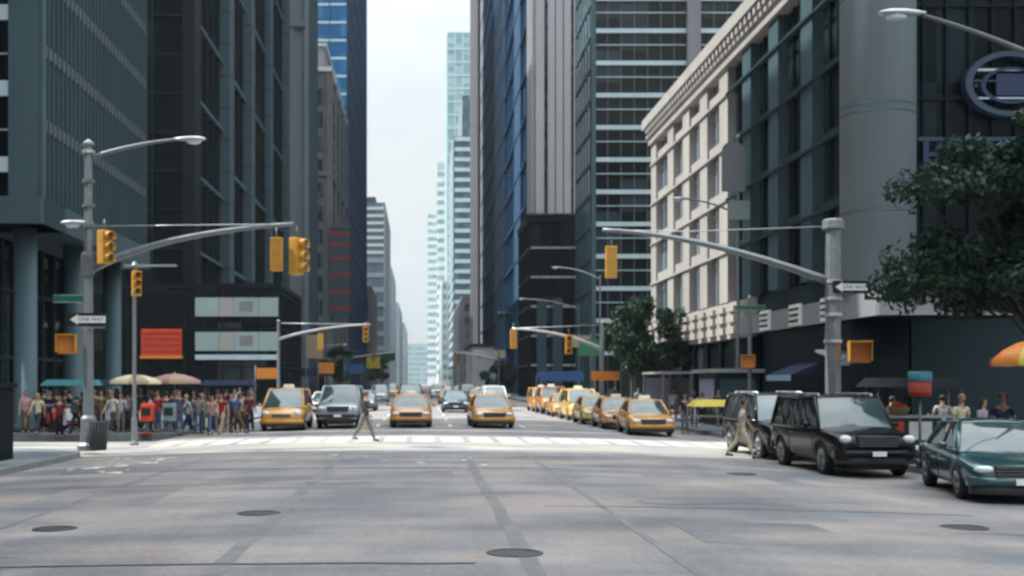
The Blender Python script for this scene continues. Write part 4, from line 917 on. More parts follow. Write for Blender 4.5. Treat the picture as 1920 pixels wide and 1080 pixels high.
for xx, yf, c, kd, nm, lab in [
    (5.6, 88, 'car_white', 'van', 'white_van', 'white van behind the taxi in the fourth lane'), (-4.2, 84, 'car_grey', 'sedan', 'grey_sedan', 'grey sedan behind the silver off-road car'),
    (-.9, 96, 'car_black', 'suv', 'black_car', 'black off-road car behind the lone middle lane taxi'), (-6.6, 78, 'car_white', 'sedan', 'white_sedan', 'white sedan behind the boxy taxi van'),
    (2.6, 112, 'taxi', 'sedan', 'yellow_taxi', 'small distant yellow taxi behind the dark blue sedan'), (5.8, 118, 'taxi_pale', 'sedan', 'yellow_taxi', 'small distant pale taxi behind the white van'),
    (-4.4, 122, 'car_silver', 'van', 'silver_van', 'small distant silver van behind the grey sedan'), (-1.2, 135, 'taxi_orange', 'sedan', 'yellow_taxi', 'small distant orange yellow taxi in the middle of the avenue'),
    (2.2, 150, 'car_white', 'suv', 'white_car', 'small distant white off-road car near the vanishing point'), (6.2, 155, 'car_grey', 'suv', 'grey_car', 'small distant grey off-road car towards the stone hall'),
    (-4.0, 160, 'taxi', 'van', 'yellow_taxi', 'small distant taxi van toward the left kerb'), (-7.6, 130, 'car_blue', 'van', 'blue_van', 'small distant dark blue van at the left kerb'),
    (-7.4, 105, 'car_grey', 'van', 'grey_van', 'grey van parked at the left kerb before the podium'), (5.9, 190, 'taxi', 'sedan', 'yellow_taxi', 'tiny far yellow taxi beneath the far signal arm'),
    (-1.0, 185, 'car_black', 'sedan', 'black_car', 'tiny far black sedan on the middle of the avenue'), (2.4, 215, 'car_silver', 'sedan', 'silver_car', 'tiny far silver sedan closest to the vanishing point'), (9.0, 140, 'car_white', 'van', 'white_van', 'distant white van parked by the right kerb')]:
    car(nm, lab, kd, xx, yf + 2.5, c, 'taxi' if nm == 'yellow_taxi' else ('van' if kd == 'van' else 'car'), 'yellow taxis' if nm == 'yellow_taxi' else 'far traffic', taxi=nm == 'yellow_taxi', detail=yf < 125)
# the dark cars by the right kerb on this side of the cross street
def kerb_car(*a, **k): return car(*a, **k)
car('black_car', 'black off-road car with roof rails farther from the camera', 'suv', 10.8, 33.2 + 2.65, 'car_black', rack=True)
car('black_car', 'glossy black off-road car with roof rails behind the teal sedan', 'suv', 10.6, 27.2 + 2.65, 'car_black', rack=True)
car('teal_sedan', 'dark teal sedan nearest the camera, cut by the right edge', 'sedan', 11.5, 23.8, 'car_teal', rot=-12)
# ------------------------------------------------------------------ signals, lamps, signs
def signal_meshes():
    out = {}
    mb = MB(); mb.box(-.19, .19, -.14, .14, -1.07, 0); mb.bevel(.03); out['housing'] = mb.mesh('housing', 'signal_yellow')
    mb = MB(); mb.tube([(0, 0, 0), (0, 0, .35)], .035, 8); out['hanger'] = mb.mesh('hanger', 'steel_dark'); L_ = []
    for k, m in enumerate(('lens_red', 'lens_amber', 'lens_green')):
        z = -.19 - .345 * k
        mb = MB(); rs = []
        for yy, r in ((-.14, .145), (-.36, .155), (-.36, .14), (-.14, .13)):
            rs.append([(r * math.sin(a), yy - (.0 if yy > -.2 else .0), z + r * math.cos(a)) for a in [-2.35 + 4.7 * i / 16 for i in range(17)]])
        vs = [[mb.bm.verts.new(p) for p in r] for r in rs]
        for a, b in zip(vs, vs[1:]):
            for i in range(16): mb.face([a[i], a[i + 1], b[i + 1], b[i]], True)
        v_ = mb.mesh('visor', 'signal_yellow'); mb = MB(); mb.ball((0, -.145, z), .115, .035, .115, 14, 6); L_.append((v_, mb.mesh('lens', m)))
    out['heads'] = L_; return out
SM = signal_meshes()
mb = MB(); mb.box(-.24, .24, -.13, .13, -.48, 0); mb.bevel(.03); PH = mb.mesh('housing', 'signal_orange')
mb = MB(); mb.hexa([(-.22, -.15, -.45), (.22, -.15, -.45), (.22, -.13, -.45), (-.22, -.13, -.45), (-.22, -.15, -.03), (.22, -.15, -.03), (.22, -.13, -.03), (-.22, -.13, -.03)]); PF = mb.mesh('face_plate', 'signal_orange')
mb = MB(); mb.box(-.25, .25, -.36, -.13, -.015, .01); mb.box(-.25, -.225, -.33, -.13, -.44, -.015); mb.box(.225, .25, -.33, -.13, -.44, -.015); PV = mb.mesh('visor', 'signal_yellow')
def traffic_signal(label, x, y, z, rot, scale=1, group='traffic signals'):
    t = thing('traffic_signal', label, 'traffic light', (x, y, z), group); t.rotation_euler = (0, 0, R(rot)); t.scale = (scale,) * 3
    def put(me, nm, par=t): o = bpy.data.objects.new(nm, me); C.objects.link(o); o.parent = par; return o
    put(SM['housing'], 'housing'); put(SM['hanger'], 'hanger')
    for v_, l_ in SM['heads']: put(l_, 'lens', put(v_, 'visor'))
    return t
def walk_signal(label, x, y, z, rot, scale=1):
    t = thing('pedestrian_signal', label, 'pedestrian signal', (x, y, z), 'pedestrian signals'); t.rotation_euler = (0, 0, R(rot)); t.scale = (scale,) * 3
    def put(me, nm, par=t): o = bpy.data.objects.new(nm, me); C.objects.link(o); o.parent = par; return o
    put(PH, 'housing'); put(PF, 'face_plate'); put(PV, 'visor'); return t
def bez(a, b, c, n=14): 
    a, b, c = Vector(a), Vector(b), Vector(c); return [a.lerp(b, t).lerp(b.lerp(c, t), t) for t in [k / n for k in range(n + 1)]]
def cobra_head(t, p, d, parent=None):
    """street lamp head at p pointing along d (unit x direction)"""
    mb = MB(); P = Vector(p); rs = []
    for s_, w, h in ((-.15, .05, .05), (.05, .1, .08), (.3, .17, .10), (.6, .18, .10), (.8, .11, .06), (.86, .03, .02)):
        rs.append([P + Vector((d * s_, w * math.cos(a), .03 + h * math.sin(a) * (1 if math.sin(a) > 0 else .55))) for a in [2 * math.pi * k / 12 for k in range(12)]])
    mb.rings(rs, True, True); l = mb.build('lamp_head', 'alu', t)
    mb = MB(); mb.ball((P.x + d * .48, P.y, P.z - .04), .24, .13, .09, 12, 6); g = mb.build('lamp_glass', 'headlight'); attach(g, l)
def octagon_pole(t, x, y, z0, z1, r0, r1):
    mb = MB(); mb.tube([(x, y, z0), (x, y, z1)], [r0, r1], 8, False); mb.build('shaft', 'steel', t)
    mb = MB(); mb.lathe([(r0 * 2.1, z0 - .05), (r0 * 2.1, z0 + .12), (r0 * 1.55, z0 + .2), (r0 * 1.4, z0 + .95), (r0 * 1.05, z0 + 1.05)], x, y, 8, False); mb.build('base', 'steel', t)
    mb = MB(); mb.lathe([(r1 * 1.5, z1 - .02), (r1 * 1.5, z1 + .06), (r1 * .5, z1 + .16), (.01, z1 + .2)], x, y, 8, False); mb.build('cap', 'steel', t)
# left corner pole
Y = 36.6; X = wx(166, Y)
t = thing('signal_pole', 'tall grey signal pole with curved arm and lamp on the left corner', 'signal pole', (X, Y, WALK))
octagon_pole(t, X, Y, WALK, wz(272, Y), .17, .12)
E = (wx(551, Y), Y, wz(420, Y))
mb = MB(); mb.tube(bez((X, Y, wz(508, Y)), (wx(300, Y), Y, wz(436, Y)), E), [.13 - .065 * k / 14 for k in range(15)], 10); mb.build('mast_arm', 'steel', t)
mb = MB(); mb.tube([(X, Y, wz(424, Y)), E], .018, 6); mb.build('tie_rod', 'alu', t)
mb = MB(); mb.tube(bez((X, Y, wz(297, Y)), (wx(250, Y), Y, wz(268, Y)), (wx(338, Y), Y, wz(261, Y))), [.075 - .03 * k / 14 for k in range(15)], 8); mb.build('lamp_arm', 'steel', t)
cobra_head(t, (wx(335, Y), Y, wz(263, Y)), 1)
for py in (285, 340, 386, 424, 475, 510): mb = MB(); z = wz(py, Y); mb.lathe([(.2, z - .05), (.2, z + .05)], X, Y, 8, False); mb.build('clamp', 'alu' if py in (285, 510) else 'steel_dark', t)
mb = MB(); P0 = wx(122, Y); rs = []
cobra_head(t, (wx(165, Y), Y, wz(420, Y)), -1)
mb = MB(); mb.box(X - .16, X + .2, Y - .3, Y - .14, wz(520, Y), wz(478, Y)); mb.bevel(.02); mb.build('control_box', 'steel_dark', t)
traffic_signal('three lens yellow signal mounted on the left corner pole', wx(200, Y), Y - .25, wz(434, Y), 55, .98)
traffic_signal('smaller yellow signal under the curved arm beside the left pole', wx(256, 41), 41, wz(508, 41), 25, .82)
traffic_signal('yellow signal at the tip of the left arm turned to the side', wx(556, Y), Y, wz(446, Y), 62, 1.08)
traffic_signal('yellow signal seen from behind at the tip of the left arm', wx(516, Y) , Y + .35, wz(443, Y), 178, .98)
walk_signal('orange pedestrian signal on the left corner pole', wx(128, Y), Y - .1, wz(628, Y), 8, 1.22)
mb = MB()
t = thing('signal_pole', 'plain dark signal post behind the left corner pole holding a smaller signal', 'signal pole', (wx(256, 41.2), 41.6, WALK))
x_ = wx(252, 41.5); octagon_pole(t, x_, 41.5, -.25, wz(500, 41.5), .075, .065)
mb = MB(); mb.box(x_ - .35, x_ + 1.5, 41.44, 41.52, wz(500, 41.5), wz(496, 41.5)); mb.build('bracket', 'alu', t)
def arrow_sign(label, x, y, z, rot, s=1.0):
    t = thing('one_way_sign', label, 'road sign', (x, y, z), 'one way signs'); t.rotation_euler = (0, 0, R(rot)); t.scale = (s, s, s)
    def put(o): o.parent = t; return o
    mb = MB(); mb.box(-.5, .5, -.012, .012, -.16, .16); put(mb.build('plate', 'black'))
    mb = MB(); pts = [(-.44, 0), (-.24, -.13), (-.24, -.085), (.44, -.085), (.44, .085), (-.24, .085), (-.24, .13)]
    a = [mb.bm.verts.new((px, -.016, pz)) for px, pz in pts]; mb.face(a); put(mb.build('arrow', 'white_paint'))
    cu = bpy.data.curves.new('lettering', 'FONT'); cu.body = 'ONE WAY'; cu.size = .135; cu.align_x = 'CENTER'; cu.align_y = 'CENTER'; cu.extrude = .001
    o = bpy.data.objects.new('tmp', cu); C.objects.link(o); me = evaluated(o); bpy.data.objects.remove(o); me.materials.clear(); me.materials.append(M['black'])
    q = bpy.data.objects.new('lettering', me); C.objects.link(q); q.rotation_euler = (R(90), 0, 0); q.location = (.08, -.019, 0); put(q)
    return t
arrow_sign('black and white one way sign on the left corner pole', wx(170, Y), Y - .3, wz(600, Y), 0, 1.25)
def street_sign(label, x, y, z, rot, w=.9, m='green_sign'):
    t = thing('street_sign', label, 'street sign', (x, y, z), 'street name signs'); t.rotation_euler = (0, 0, R(rot))
    mb = MB(); mb.box(-w / 2, w / 2, -.012, .012, -.12, .12); o = mb.build('plate', m); o.parent = t
    mb = MB()
    for z0, z1 in ((.105, .115), (-.115, -.105)): mb.box(-w / 2 + .02, w / 2 - .02, -.016, -.012, z0, z1)
    o = mb.build('border', 'white_paint'); o.parent = t; return t
street_sign('green street name sign on the left corner pole', wx(132, Y), Y - .22, wz(561, Y), 0, .95)
street_sign('white plate sign below the green one on the left corner pole', wx(300, Y) - 2.0, Y - .24, wz(642, Y) + .55, 10, .7, 'steel')
# right pole
Y = 36.4; X = wx(1562, Y)
t = thing('signal_pole', 'thick grey signal post with long curved arm behind the black cars', 'signal pole', (X, Y, WALK))
octagon_pole(t, X, Y, WALK, wz(428, Y), .25, .24)
mb = MB(); z = wz(417, Y); mb.lathe([(.3, z - .14), (.34, z - .1), (.34, z + .05), (.25, z + .1)], X, Y, 8, False); mb.build('crown_collar', 'steel', t)
E = (wx(1130, Y), Y, wz(431, Y))
mb = MB(); mb.tube(bez((X, Y, wz(530, Y)), (wx(1320, Y), Y, wz(440, Y)), E), [.13 - .07 * k / 14 for k in range(15)], 10); mb.build('mast_arm', 'steel', t)
mb = MB(); mb.tube([(X, Y, wz(424, Y)), (wx(1290, Y), Y, wz(434, Y)), E], .018, 6); mb.build('tie_rod', 'alu', t)
for py in (528, 560, 590, 640): mb = MB(); z = wz(py, Y); mb.lathe([(.29, z - .05), (.29, z + .05)], X, Y, 8, False); mb.build('clamp', 'alu', t)
traffic_signal('yellow signal seen from behind hanging off the right arm', wx(1146, Y), Y, wz(462, Y), 176, .92)
walk_signal('large orange pedestrian signal on the thick right post', wx(1603, Y), Y - .3, wz(641, Y), -10, 1.35)
arrow_sign('black and white one way sign on the thick right post', wx(1588, Y), Y - .36, wz(540, Y), 8, 1.2)
arrow_sign('one way sign turned towards the cross street beside the thick right post', wx(1652, Y), Y - .1, wz(552, Y), -14, 1.05)
street_sign('green street name sign under the one way sign on the right post', wx(1408, 52), 52, wz(577, 52), 0, 1.3)
t = thing('signal_pole', 'slim post holding an orange pedestrian signal before the dark shop', 'signal pole', (wx(1408, 52), 52.1, WALK))
octagon_pole(t, wx(1408, 52), 52.2, WALK, wz(560, 52), .09, .08)
walk_signal('smaller orange pedestrian signal on the slim post before the dark shop', wx(1402, 52), 52, wz(666, 52), -12, 1.2)
# right lamp whose pole stands just outside the photo
Y = 25.0; X = wx(1985, Y)
t = thing('street_lamp', 'grey street lamp arm with flat head at the top right of the photo', 'street lamp', (X, Y, WALK))
octagon_pole(t, X, Y, WALK, wz(95, Y), .14, .09)
mb = MB(); mb.tube(bez((X, Y, wz(125, Y)), (wx(1850, Y), Y, wz(62, Y)), (wx(1725, Y), Y, wz(27, Y))), [.07 - .03 * k / 14 for k in range(15)], 8); mb.build('lamp_arm', 'steel_dark', t); cobra_head(t, (wx(1722, Y), Y, wz(28, Y)), -1)
# lamp in front of the stone building, with a round banner and a flat box
Y = 62.0; X = wx(1384, Y)
t = thing('street_lamp', 'street lamp with small box and rounded banner in front of the stone building', 'street lamp', (X, Y, WALK))
octagon_pole(t, X, Y, WALK, wz(258, Y), .11, .08)
mb = MB(); mb.tube(bez((X, Y, wz(402, Y)), (wx(1330, Y), Y, wz(376, Y)), (wx(1290, Y), Y, wz(374, Y))), [.06 - .02 * k / 14 for k in range(15)], 8); mb.build('lamp_arm', 'steel', t); cobra_head(t, (wx(1290, Y), Y, wz(374, Y)), -1)
mb = MB(); mb.box(wx(1366, Y), wx(1405, Y), Y - .16, Y - .08, wz(413, Y), wz(377, Y)); mb.bevel(.02); mb.build('sign_plate', 'panel_green', t)
mb = MB(); pts = [(wx(1352, Y), wz(360, Y)), (wx(1396, Y), wz(360, Y)), (wx(1396, Y), wz(285, Y))] + [(wx(1374, Y) + (wx(1396, Y) - wx(1374, Y)) * math.cos(a), wz(285, Y) + .55 * math.sin(a)) for a in [math.pi * k / 10 for k in range(1, 10)]] + [(wx(1352, Y), wz(285, Y))]
a = [mb.bm.verts.new((px, Y - .12, pz)) for px, pz in pts]; b = [mb.bm.verts.new((px, Y - .08, pz)) for px, pz in pts]; mb.face(a); mb.face(b[::-1])
for i in range(len(pts)): mb.face([a[i], b[i], b[(i + 1) % len(pts)], a[(i + 1) % len(pts)]])
mb.build('banner', 'canopy', t)
# masts of the next crossings
def far_mast(label, px_pole, Y, py_top, px_tip, py_tip, py_root, sig, slabel):
    X = wx(px_pole, Y); t = thing('signal_pole', label, 'signal pole', (X, Y, WALK)); octagon_pole(t, X, Y, -.2, wz(py_top, Y), .15, .11)
    mid = px_pole + (px_tip - px_pole) * .42
    mb = MB(); mb.tube(bez((X, Y, wz(py_root, Y)), (wx(mid, Y), Y, wz(py_tip + 4, Y)), (wx(px_tip, Y), Y, wz(py_tip, Y))), [.13 - .06 * k / 14 for k in range(15)], 8); mb.build('mast_arm', 'alu', t)
    mb = MB(); mb.tube([(X, Y, wz(py_top + 3, Y)), (wx(px_tip, Y), Y, wz(py_tip, Y))], .03, 6); mb.build('tie_rod', 'alu', t)
    for (px, py), l in zip(sig, slabel): traffic_signal(l, wx(px, Y), Y, wz(py, Y), 180 if px % 2 else 0, 1.25)
far_mast('distant signal mast on the left with its arm reaching past the beige tower', 522, 100, 603, 695, 608, 636, [(601, 626), (686, 612)], ['distant signal on the arm before the beige tower', 'distant signal hanging at the arm tip before the striped slab'])
far_mast('distant signal mast on the right with its arm before the navy tower', 1130, 82, 606, 960, 616, 655, [(963, 618), (1066, 628)], ['distant signal at the arm tip before the navy tower', 'distant signal on the arm before the low dark pavilion'])
far_mast('far small signal mast left of the vanishing point', 655, 210, 655, 745, 660, 672, [(700, 664)], ['tiny far signal above the left row of traffic'])
far_mast('far small signal mast before the pale stone hall', 935, 170, 655, 850, 660, 675, [(860, 662)], ['tiny far signal before the teal tower'])
for px, py, tip, Y, lab in ((1085, 575, 985, 140, 'slim far lamp with curved arm before the dark pavilion'), (1125, 520, 1050, 120, 'slim lamp arm before the banded tower'), (565, 660, 640, 170, 'slim far lamp on the left pavement past the podium'), (1010, 600, 940, 230, 'tiny far lamp before the navy tower')):
    X = wx(px, Y); t = thing('street_lamp', lab, 'street lamp', (X, Y, WALK)); octagon_pole(t, X, Y, WALK, wz(py, Y), .11, .08)
    top = wz(py - 14, Y) if py != 520 else wz(502, Y)
    mb = MB(); mb.tube(bez((X, Y, wz(py + 4, Y)), (wx((px + tip) / 2, Y), Y, top), (wx(tip, Y), Y, top)), .05, 6); mb.build('lamp_arm', 'alu', t); cobra_head(t, (wx(tip, Y), Y, top), 1 if tip > px else -1)

# ------------------------------------------------------------------ left corner furniture
t = thing('utility_cabinet', 'dark green street cabinet cut by the left edge', 'cabinet', (-11.75, 31.2, WALK))
mb = MB(); mb.box(-12.4, -11.05, 30.6, 31.8, WALK, 1.86); mb.bevel(.03); mb.build('body', 'dark_metal', t)
mb = MB(); mb.box(-12.5, -10.97, 30.5, 31.9, 1.863, 2.0); mb.bevel(.03); mb.build('lid', 'dark_metal', t)
for z in (.85, 1.12): mb = MB(); mb.box(-12.35, -11.1, 30.56, 30.598, z, z + .03); mb.build('rail', 'steel', t)
mb = MB(); mb.box(-12.3, -11.2, 30.57, 30.598, .1, .8); mb.build('door', 'steel_dark', t)
t = thing('litter_bin', 'black wire litter bin at the tip of the left kerb', 'bin', (wx(184, 36.2), 36.0, WALK))
cx, cy = wx(184, 36.0), 36.0
mb = MB(); mb.lathe([(.24, WALK), (.30, .78), (.32, .8), (.30, .82), (.28, .78), (.22, .0)], cx, cy, 20); mb.build('basket', 'black', t)
mb = MB()
for k in range(20): a = 2 * math.pi * k / 20; mb.tube([(cx + .245 * math.cos(a), cy + .245 * math.sin(a), WALK + .02), (cx + .31 * math.cos(a), cy + .31 * math.sin(a), .78)], .012, 5)
mb.build('wire_rib', 'steel_dark', t)
def news_box(label, x, y, m):
    t = thing('newspaper_box', label, 'newspaper box', (x, y, WALK), 'newspaper boxes')
    mb = MB(); mb.hexa([(x - .25, y - .22, .45), (x + .25, y - .22, .45), (x + .25, y + .22, .45), (x - .25, y + .22, .45), (x - .25, y - .14, 1.12), (x + .25, y - .14, 1.12), (x + .25, y + .22, 1.18), (x - .25, y + .22, 1.18)]); mb.bevel(.03); mb.build('box', m, t)
    mb = MB(); mb.box(x - .18, x + .18, y - .225, y - .19, .68, 1.0); mb.build('window', 'car_glass', t)
    mb = MB(); mb.box(x - .07, x + .07, y - .06, y + .08, WALK, .45); mb.build('leg', 'steel_dark', t); mb = MB(); mb.box(x - .24, x + .24, y - .2, y + .2, WALK, WALK + .05); mb.build('foot', m, t)
news_box('red newspaper box standing among the crowd', wx(276, 47.5), 47.5, 'red_sign'); news_box('blue newspaper box beside the red one', wx(318, 47.7), 47.7, 'car_silver')
def umbrella(label, x, y, z, r, h, mats, cat='umbrella', n=8):
    t = thing('street_umbrella', label, cat, (x, y, WALK), 'vendor umbrellas')
    for k in range(n):
        a0, a1 = 2 * math.pi * k / n, 2 * math.pi * (k + 1) / n; mb = MB(); rows = []
        for rr, zz in ((.0, h), (.35, h * .86), (.7, h * .5), (1, 0), (1.0, -.14)): rows.append([mb.bm.verts.new((x + r * rr * math.cos(a0 + (a1 - a0) * i / 3) * (1 - .05 * (i in (1, 2))), y + r * rr * math.sin(a0 + (a1 - a0) * i / 3) * (1 - .05 * (i in (1, 2))), z + zz)) for i in range(4)])
        for a, b in zip(rows, rows[1:]):
            for i in range(3): mb.face([a[i], a[i + 1], b[i + 1], b[i]], True)
        bmesh.ops.remove_doubles(mb.bm, verts=mb.bm.verts, dist=.001); mb.build('canopy_panel', mats[k % len(mats)], t)
    mb = MB(); mb.tube([(x, y, WALK), (x, y, z + h + .06)], .025, 8); mb.build('pole', 'alu', t); return t
umbrella('tan vendor umbrella with pale rim above the left crowd', wx(252, 50), 50, wz(716, 50) + .04, 1.15, .28, ['c_beige', 'c_cream'])
umbrella('second, pinkish tan umbrella on the left nearer the podium', wx(322, 51), 51.6, wz(716, 51) + .05, 1.15, .32, ['c_beige', 'c_pink'])
def food_cart(label, x, y, m, roof, w=2.0, z=WALK):
    t = thing('food_cart', label, 'food cart', (x, y, z), 'vendor carts')
    mb = MB(); mb.box(x - w / 2, x + w / 2, y - .45, y + .45, z + .35, z + 1.1); mb.bevel(.02); mb.build('body', m, t)
    mb = MB(); mb.box(x - w / 2 - .05, x + w / 2 + .05, y - .5, y + .5, z + 1.103, z + 1.16); mb.build('counter', 'alu', t)
    for sx in (-1, 1):
        for q in (-.5, .4): mb = MB(); mb.tube([(x + sx * w * .32, y + q, z + .28), (x + sx * w * .32, y + q + .1, z + .28)], .27, 18, False); mb.build('wheel', 'rubber', t)
        for sy in (-.42, .42): mb = MB(); mb.tube([(x + sx * (w / 2 - .04), y + sy, z + 1.16), (x + sx * (w / 2 - .04), y + sy, z + 2.0)], .018, 6); mb.build('post', 'alu', t)
    mb = MB(); mb.hexa([(x - w / 2 - .2, y - .7, z + 1.95), (x + w / 2 + .2, y - .7, z + 1.95), (x + w / 2 + .2, y + .6, z + 1.95), (x - w / 2 - .2, y + .6, z + 1.95), (x - w / 2, y - .4, z + 2.2), (x + w / 2, y - .4, z + 2.2), (x + w / 2, y + .4, z + 2.2), (x - w / 2, y + .4, z + 2.2)]); mb.build('roof', roof, t)
    for k in range(3): mb = MB(); mb.box(x - w / 2 + .12 + k * w * .32, x - w / 2 + .12 + k * w * .32 + w * .26, y - .475, y - .453, z + .5, z + 1.0); mb.build('menu_panel', ['red_sign', 'white_paint', 'signal_yellow'][k], t)
    return t
food_cart('vendor cart with blue roof behind the left crowd', -13.4, 50.2, 'alu', 'c_navy', 1.9)
food_cart('vendor cart with pale blue roof beside the left signal pole', wx(132, 49), 49.4, 'banner_red', 'c_teal', 2.0)
food_cart('steel vendor cart with blue roof by the podium', wx(430, 56), 56, 'alu', 'c_navy', 2.2)
# ------------------------------------------------------------------ right pavement vendors
Y = 26.5
umbrella('orange yellow and white striped umbrella at the right edge', wx(1935, Y), Y, wz(683, Y) + .1, .9, .45, ['signal_orange', 'c_yellow', 'white_paint', 'red_sign'])
t = thing('menu_drum', 'red drum sign with a blue top band on a post by the food cart', 'sign', (wx(1740, Y), Y + .5, WALK))
Y = 31.0; x_, y_ = wx(1740, Y), Y + .5; t.location = (x_, y_, WALK)
mb = MB(); mb.lathe([(.28, wz(743, Y)), (.29, wz(716, Y))], x_, y_, 24); mb.build('drum', 'red_sign', t); mb = MB(); mb.lathe([(.30, wz(716, Y) + .002), (.31, wz(700, Y)), (.28, wz(696, Y))], x_, y_, 24); mb.build('top_band', M['cyan_band'] if 'cyan_band' in M else 'c_skyblue', t)
mb = MB()
for py in (722, 728, 734): z = wz(py, Y); mb.lathe([(.296, z - .012), (.296, z + .012)], x_, y_, 24)
mb.build('stripe', 'c_pink', t); mb = MB(); mb.tube([(x_, y_, WALK), (x_, y_, wz(743, Y))], .04, 8); mb.build('post', 'steel', t)
food_cart('low dark vendor cart behind the teal sedan with price panels', wx(1730, 32), 32.6, 'trim', 'c_charcoal', 2.4)
t = thing('fruit_basket', 'basket heaped with red and yellow fruit on the vendor cart counter', 'basket', (wx(1697, 32), 32.4, 1.11))
x_, y_, z_ = wx(1697, 32), 32.42, WALK + 1.163
mb = MB(); mb.lathe([(.2, z_), (.3, z_ + .2), (.31, z_ + .22), (.27, z_ + .2), (.18, z_ + .03)], x_, y_, 16); mb.build('basket', 'c_khaki', t)
for k in range(26):
    a = random.uniform(0, 6.28); r_ = .24 * math.sqrt(random.random()); mb = MB(); mb.ball((x_ + r_ * math.cos(a), y_ + r_ * math.sin(a), z_ + .22 + .16 * (1 - r_ / .25) + random.uniform(-.02, .03)), .055, .055, .05, 8, 6); mb.build('fruit', random.choice(['red_sign', 'signal_orange', 'c_yellow']), t)
t = thing('hanging_sign', 'small red lit shop sign under the canopy at the right edge', 'sign', (wx(1868, 42), 42.6, 4.2)); x_ = wx(1868, 48); mb = MB(); mb.box(x_ - .5, x_ + .5, 48, 48.12, wz(622, 48), wz(604, 48)); mb.build('board', 'red_sign', t); mb = MB(); mb.box(x_ - .42, x_ + .42, 47.97, 48, wz(615, 48), wz(611, 48)); mb.build('lettering', 'c_pink', t); mb = MB(); mb.box(x_ - .02, x_ + .02, 48.03, 48.09, wz(604, 48), 5.0); mb.build('hanger', 'steel_dark', t)
t = thing('wall_sign', 'small grey plate sign on the dark shop wall', 'sign', (wx(1768, 49.3), 49.3, 3)); x_ = wx(1768, 49.3); mb = MB(); mb.box(x_ - .4, x_ + .4, 49.22, 49.3, wz(686, 49.3), wz(668, 49.3)); mb.bevel(.01); mb.build('plate', 'steel', t); mb = MB(); mb.box(x_ - .44, x_ + .44, 49.2, 49.22, wz(686, 49.3) - .03, wz(686, 49.3)); mb.build('ledge', 'steel_dark', t)
t = thing('shop_awning', 'pale slatted awning over the shop between the thick post and dark wall', 'awning', (wx(1610, 48), 48, 3)); x_ = wx(1610, 47.4); mb = MB(); mb.hexa([(x_ - 1.1, 47.2, 2.95), (x_ + 1.2, 47.2, 2.95), (x_ + 1.2, 49.4, 3.3), (x_ - 1.1, 49.4, 3.3), (x_ - 1.1, 47.2, 3.05), (x_ + 1.2, 47.2, 3.05), (x_ + 1.2, 49.4, 3.4), (x_ - 1.1, 49.4, 3.4)]); mb.build('cloth', 'spandrel_pale', t); mb = MB(); mb.box(x_ - 1.1, x_ + 1.2, 47.17, 47.2, 2.7, 3.05); mb.build('valance', 'c_skyblue', t)
t = thing('shop_awning', 'blue awning behind the farther black car', 'awning', (wx(1448, 52), 53, 3)); x_ = 16.9; mb = MB(); mb.hexa([(15.9, 50.5, 2.35), (17.8, 50.5, 2.35), (17.8, 54, 2.35), (15.9, 54, 2.35), (17.2, 50.5, 2.9), (17.8, 50.5, 2.9), (17.8, 54, 2.9), (17.2, 54, 2.9)]); mb.build('cloth', 'c_navy', t); mb = MB(); mb.box(15.87, 15.9, 50.5, 54, 2.1, 2.35); mb.build('valance', 'c_skyblue', t)
# bus shelter / kiosk by the tree and canopies further along
t = thing('bus_shelter', 'grey glass bus shelter under the middle tree', 'bus shelter', (13.6, 66, WALK))
mb = MB(); mb.box(12.9, 14.6, 63, 68.5, 2.5, 2.62); mb.build('roof', 'alu', t)
for x_, y_ in ((13.0, 63.1), (13.0, 68.4), (14.5, 63.1), (14.5, 68.4)): mb = MB(); mb.box(x_ - .05, x_ + .05, y_ - .05, y_ + .05, WALK, 2.5); mb.build('post', 'steel', t)
mb = MB(); mb.box(14.46, 14.5, 63.2, 68.3, .2, 2.3); mb.build('rear_pane', G['shop'], t); mb = MB(); mb.box(13.1, 14.4, 68.38, 68.42, .3, 2.3); mb.build('advert_panel', 'c_lilac', t); mb = MB(); mb.box(13.9, 14.4, 63.8, 67.8, .4, .46); mb.build('bench', 'c_brown', t)
t = thing('news_kiosk', 'dark sidewalk news kiosk with pale roof in front of the stone building', 'kiosk', (15.6, 58, WALK))
mb = MB(); mb.box(14.3, 16.4, 57, 60.5, WALK, 2.5); mb.build('body', 'metal_teal_dark', t); mb = MB(); mb.box(14.0, 16.6, 56.7, 60.8, 2.5, 2.68); mb.build('roof', 'alu', t); mb = MB(); mb.box(14.5, 16.2, 56.95, 56.998, 1.0, 2.2); mb.build('hatch', 'stone_grey', t); mb = MB(); mb.box(14.27, 14.299, 57.3, 60.2, 1.0, 2.2); mb.build('magazine_display', 'c_lilac', t)
def awning(label, x0, x1, y0, y1, z, m, cat='awning'):
    t = thing('shop_awning', label, cat, ((x0 + x1) / 2, y0, z), 'awnings down the avenue')
    mb = MB(); mb.hexa([(x0, y0, z), (x1, y0, z), (x1, y1, z), (x0, y1, z), (x0 + .3, y0, z + .7), (x1 - .1, y0, z + .7), (x1 - .1, y1, z + .7), (x0 + .3, y1, z + .7)]); mb.build('cloth', m, t)
    mb = MB(); mb.box(x0, x1, y0 - .05, y0 - .003, z - .4, z); mb.build('valance', m, t)
    for yy in (y0 + .1, y1 - .1): mb = MB(); mb.tube([(x0 + .1 if x0 > 0 else x1 - .1, yy, WALK), (x0 + .1 if x0 > 0 else x1 - .1, yy, z)], .04, 6); mb.build('post', 'alu', t)
awning('royal blue awning before the low dark pavilion', 13.2, 18, 130, 136, 2.6, 'c_blue'); awning('sky blue awning by the pale stone hall', 12.4, 16, 205, 212, 3.0, 'c_skyblue')
awning('dark blue awning on the left beyond the podium', -17, -12.2, 150, 160, 3.2, 'c_navy'); awning('brown awning on the left before the beige tower', -17, -12.4, 186, 192, 4.0, 'c_brown')
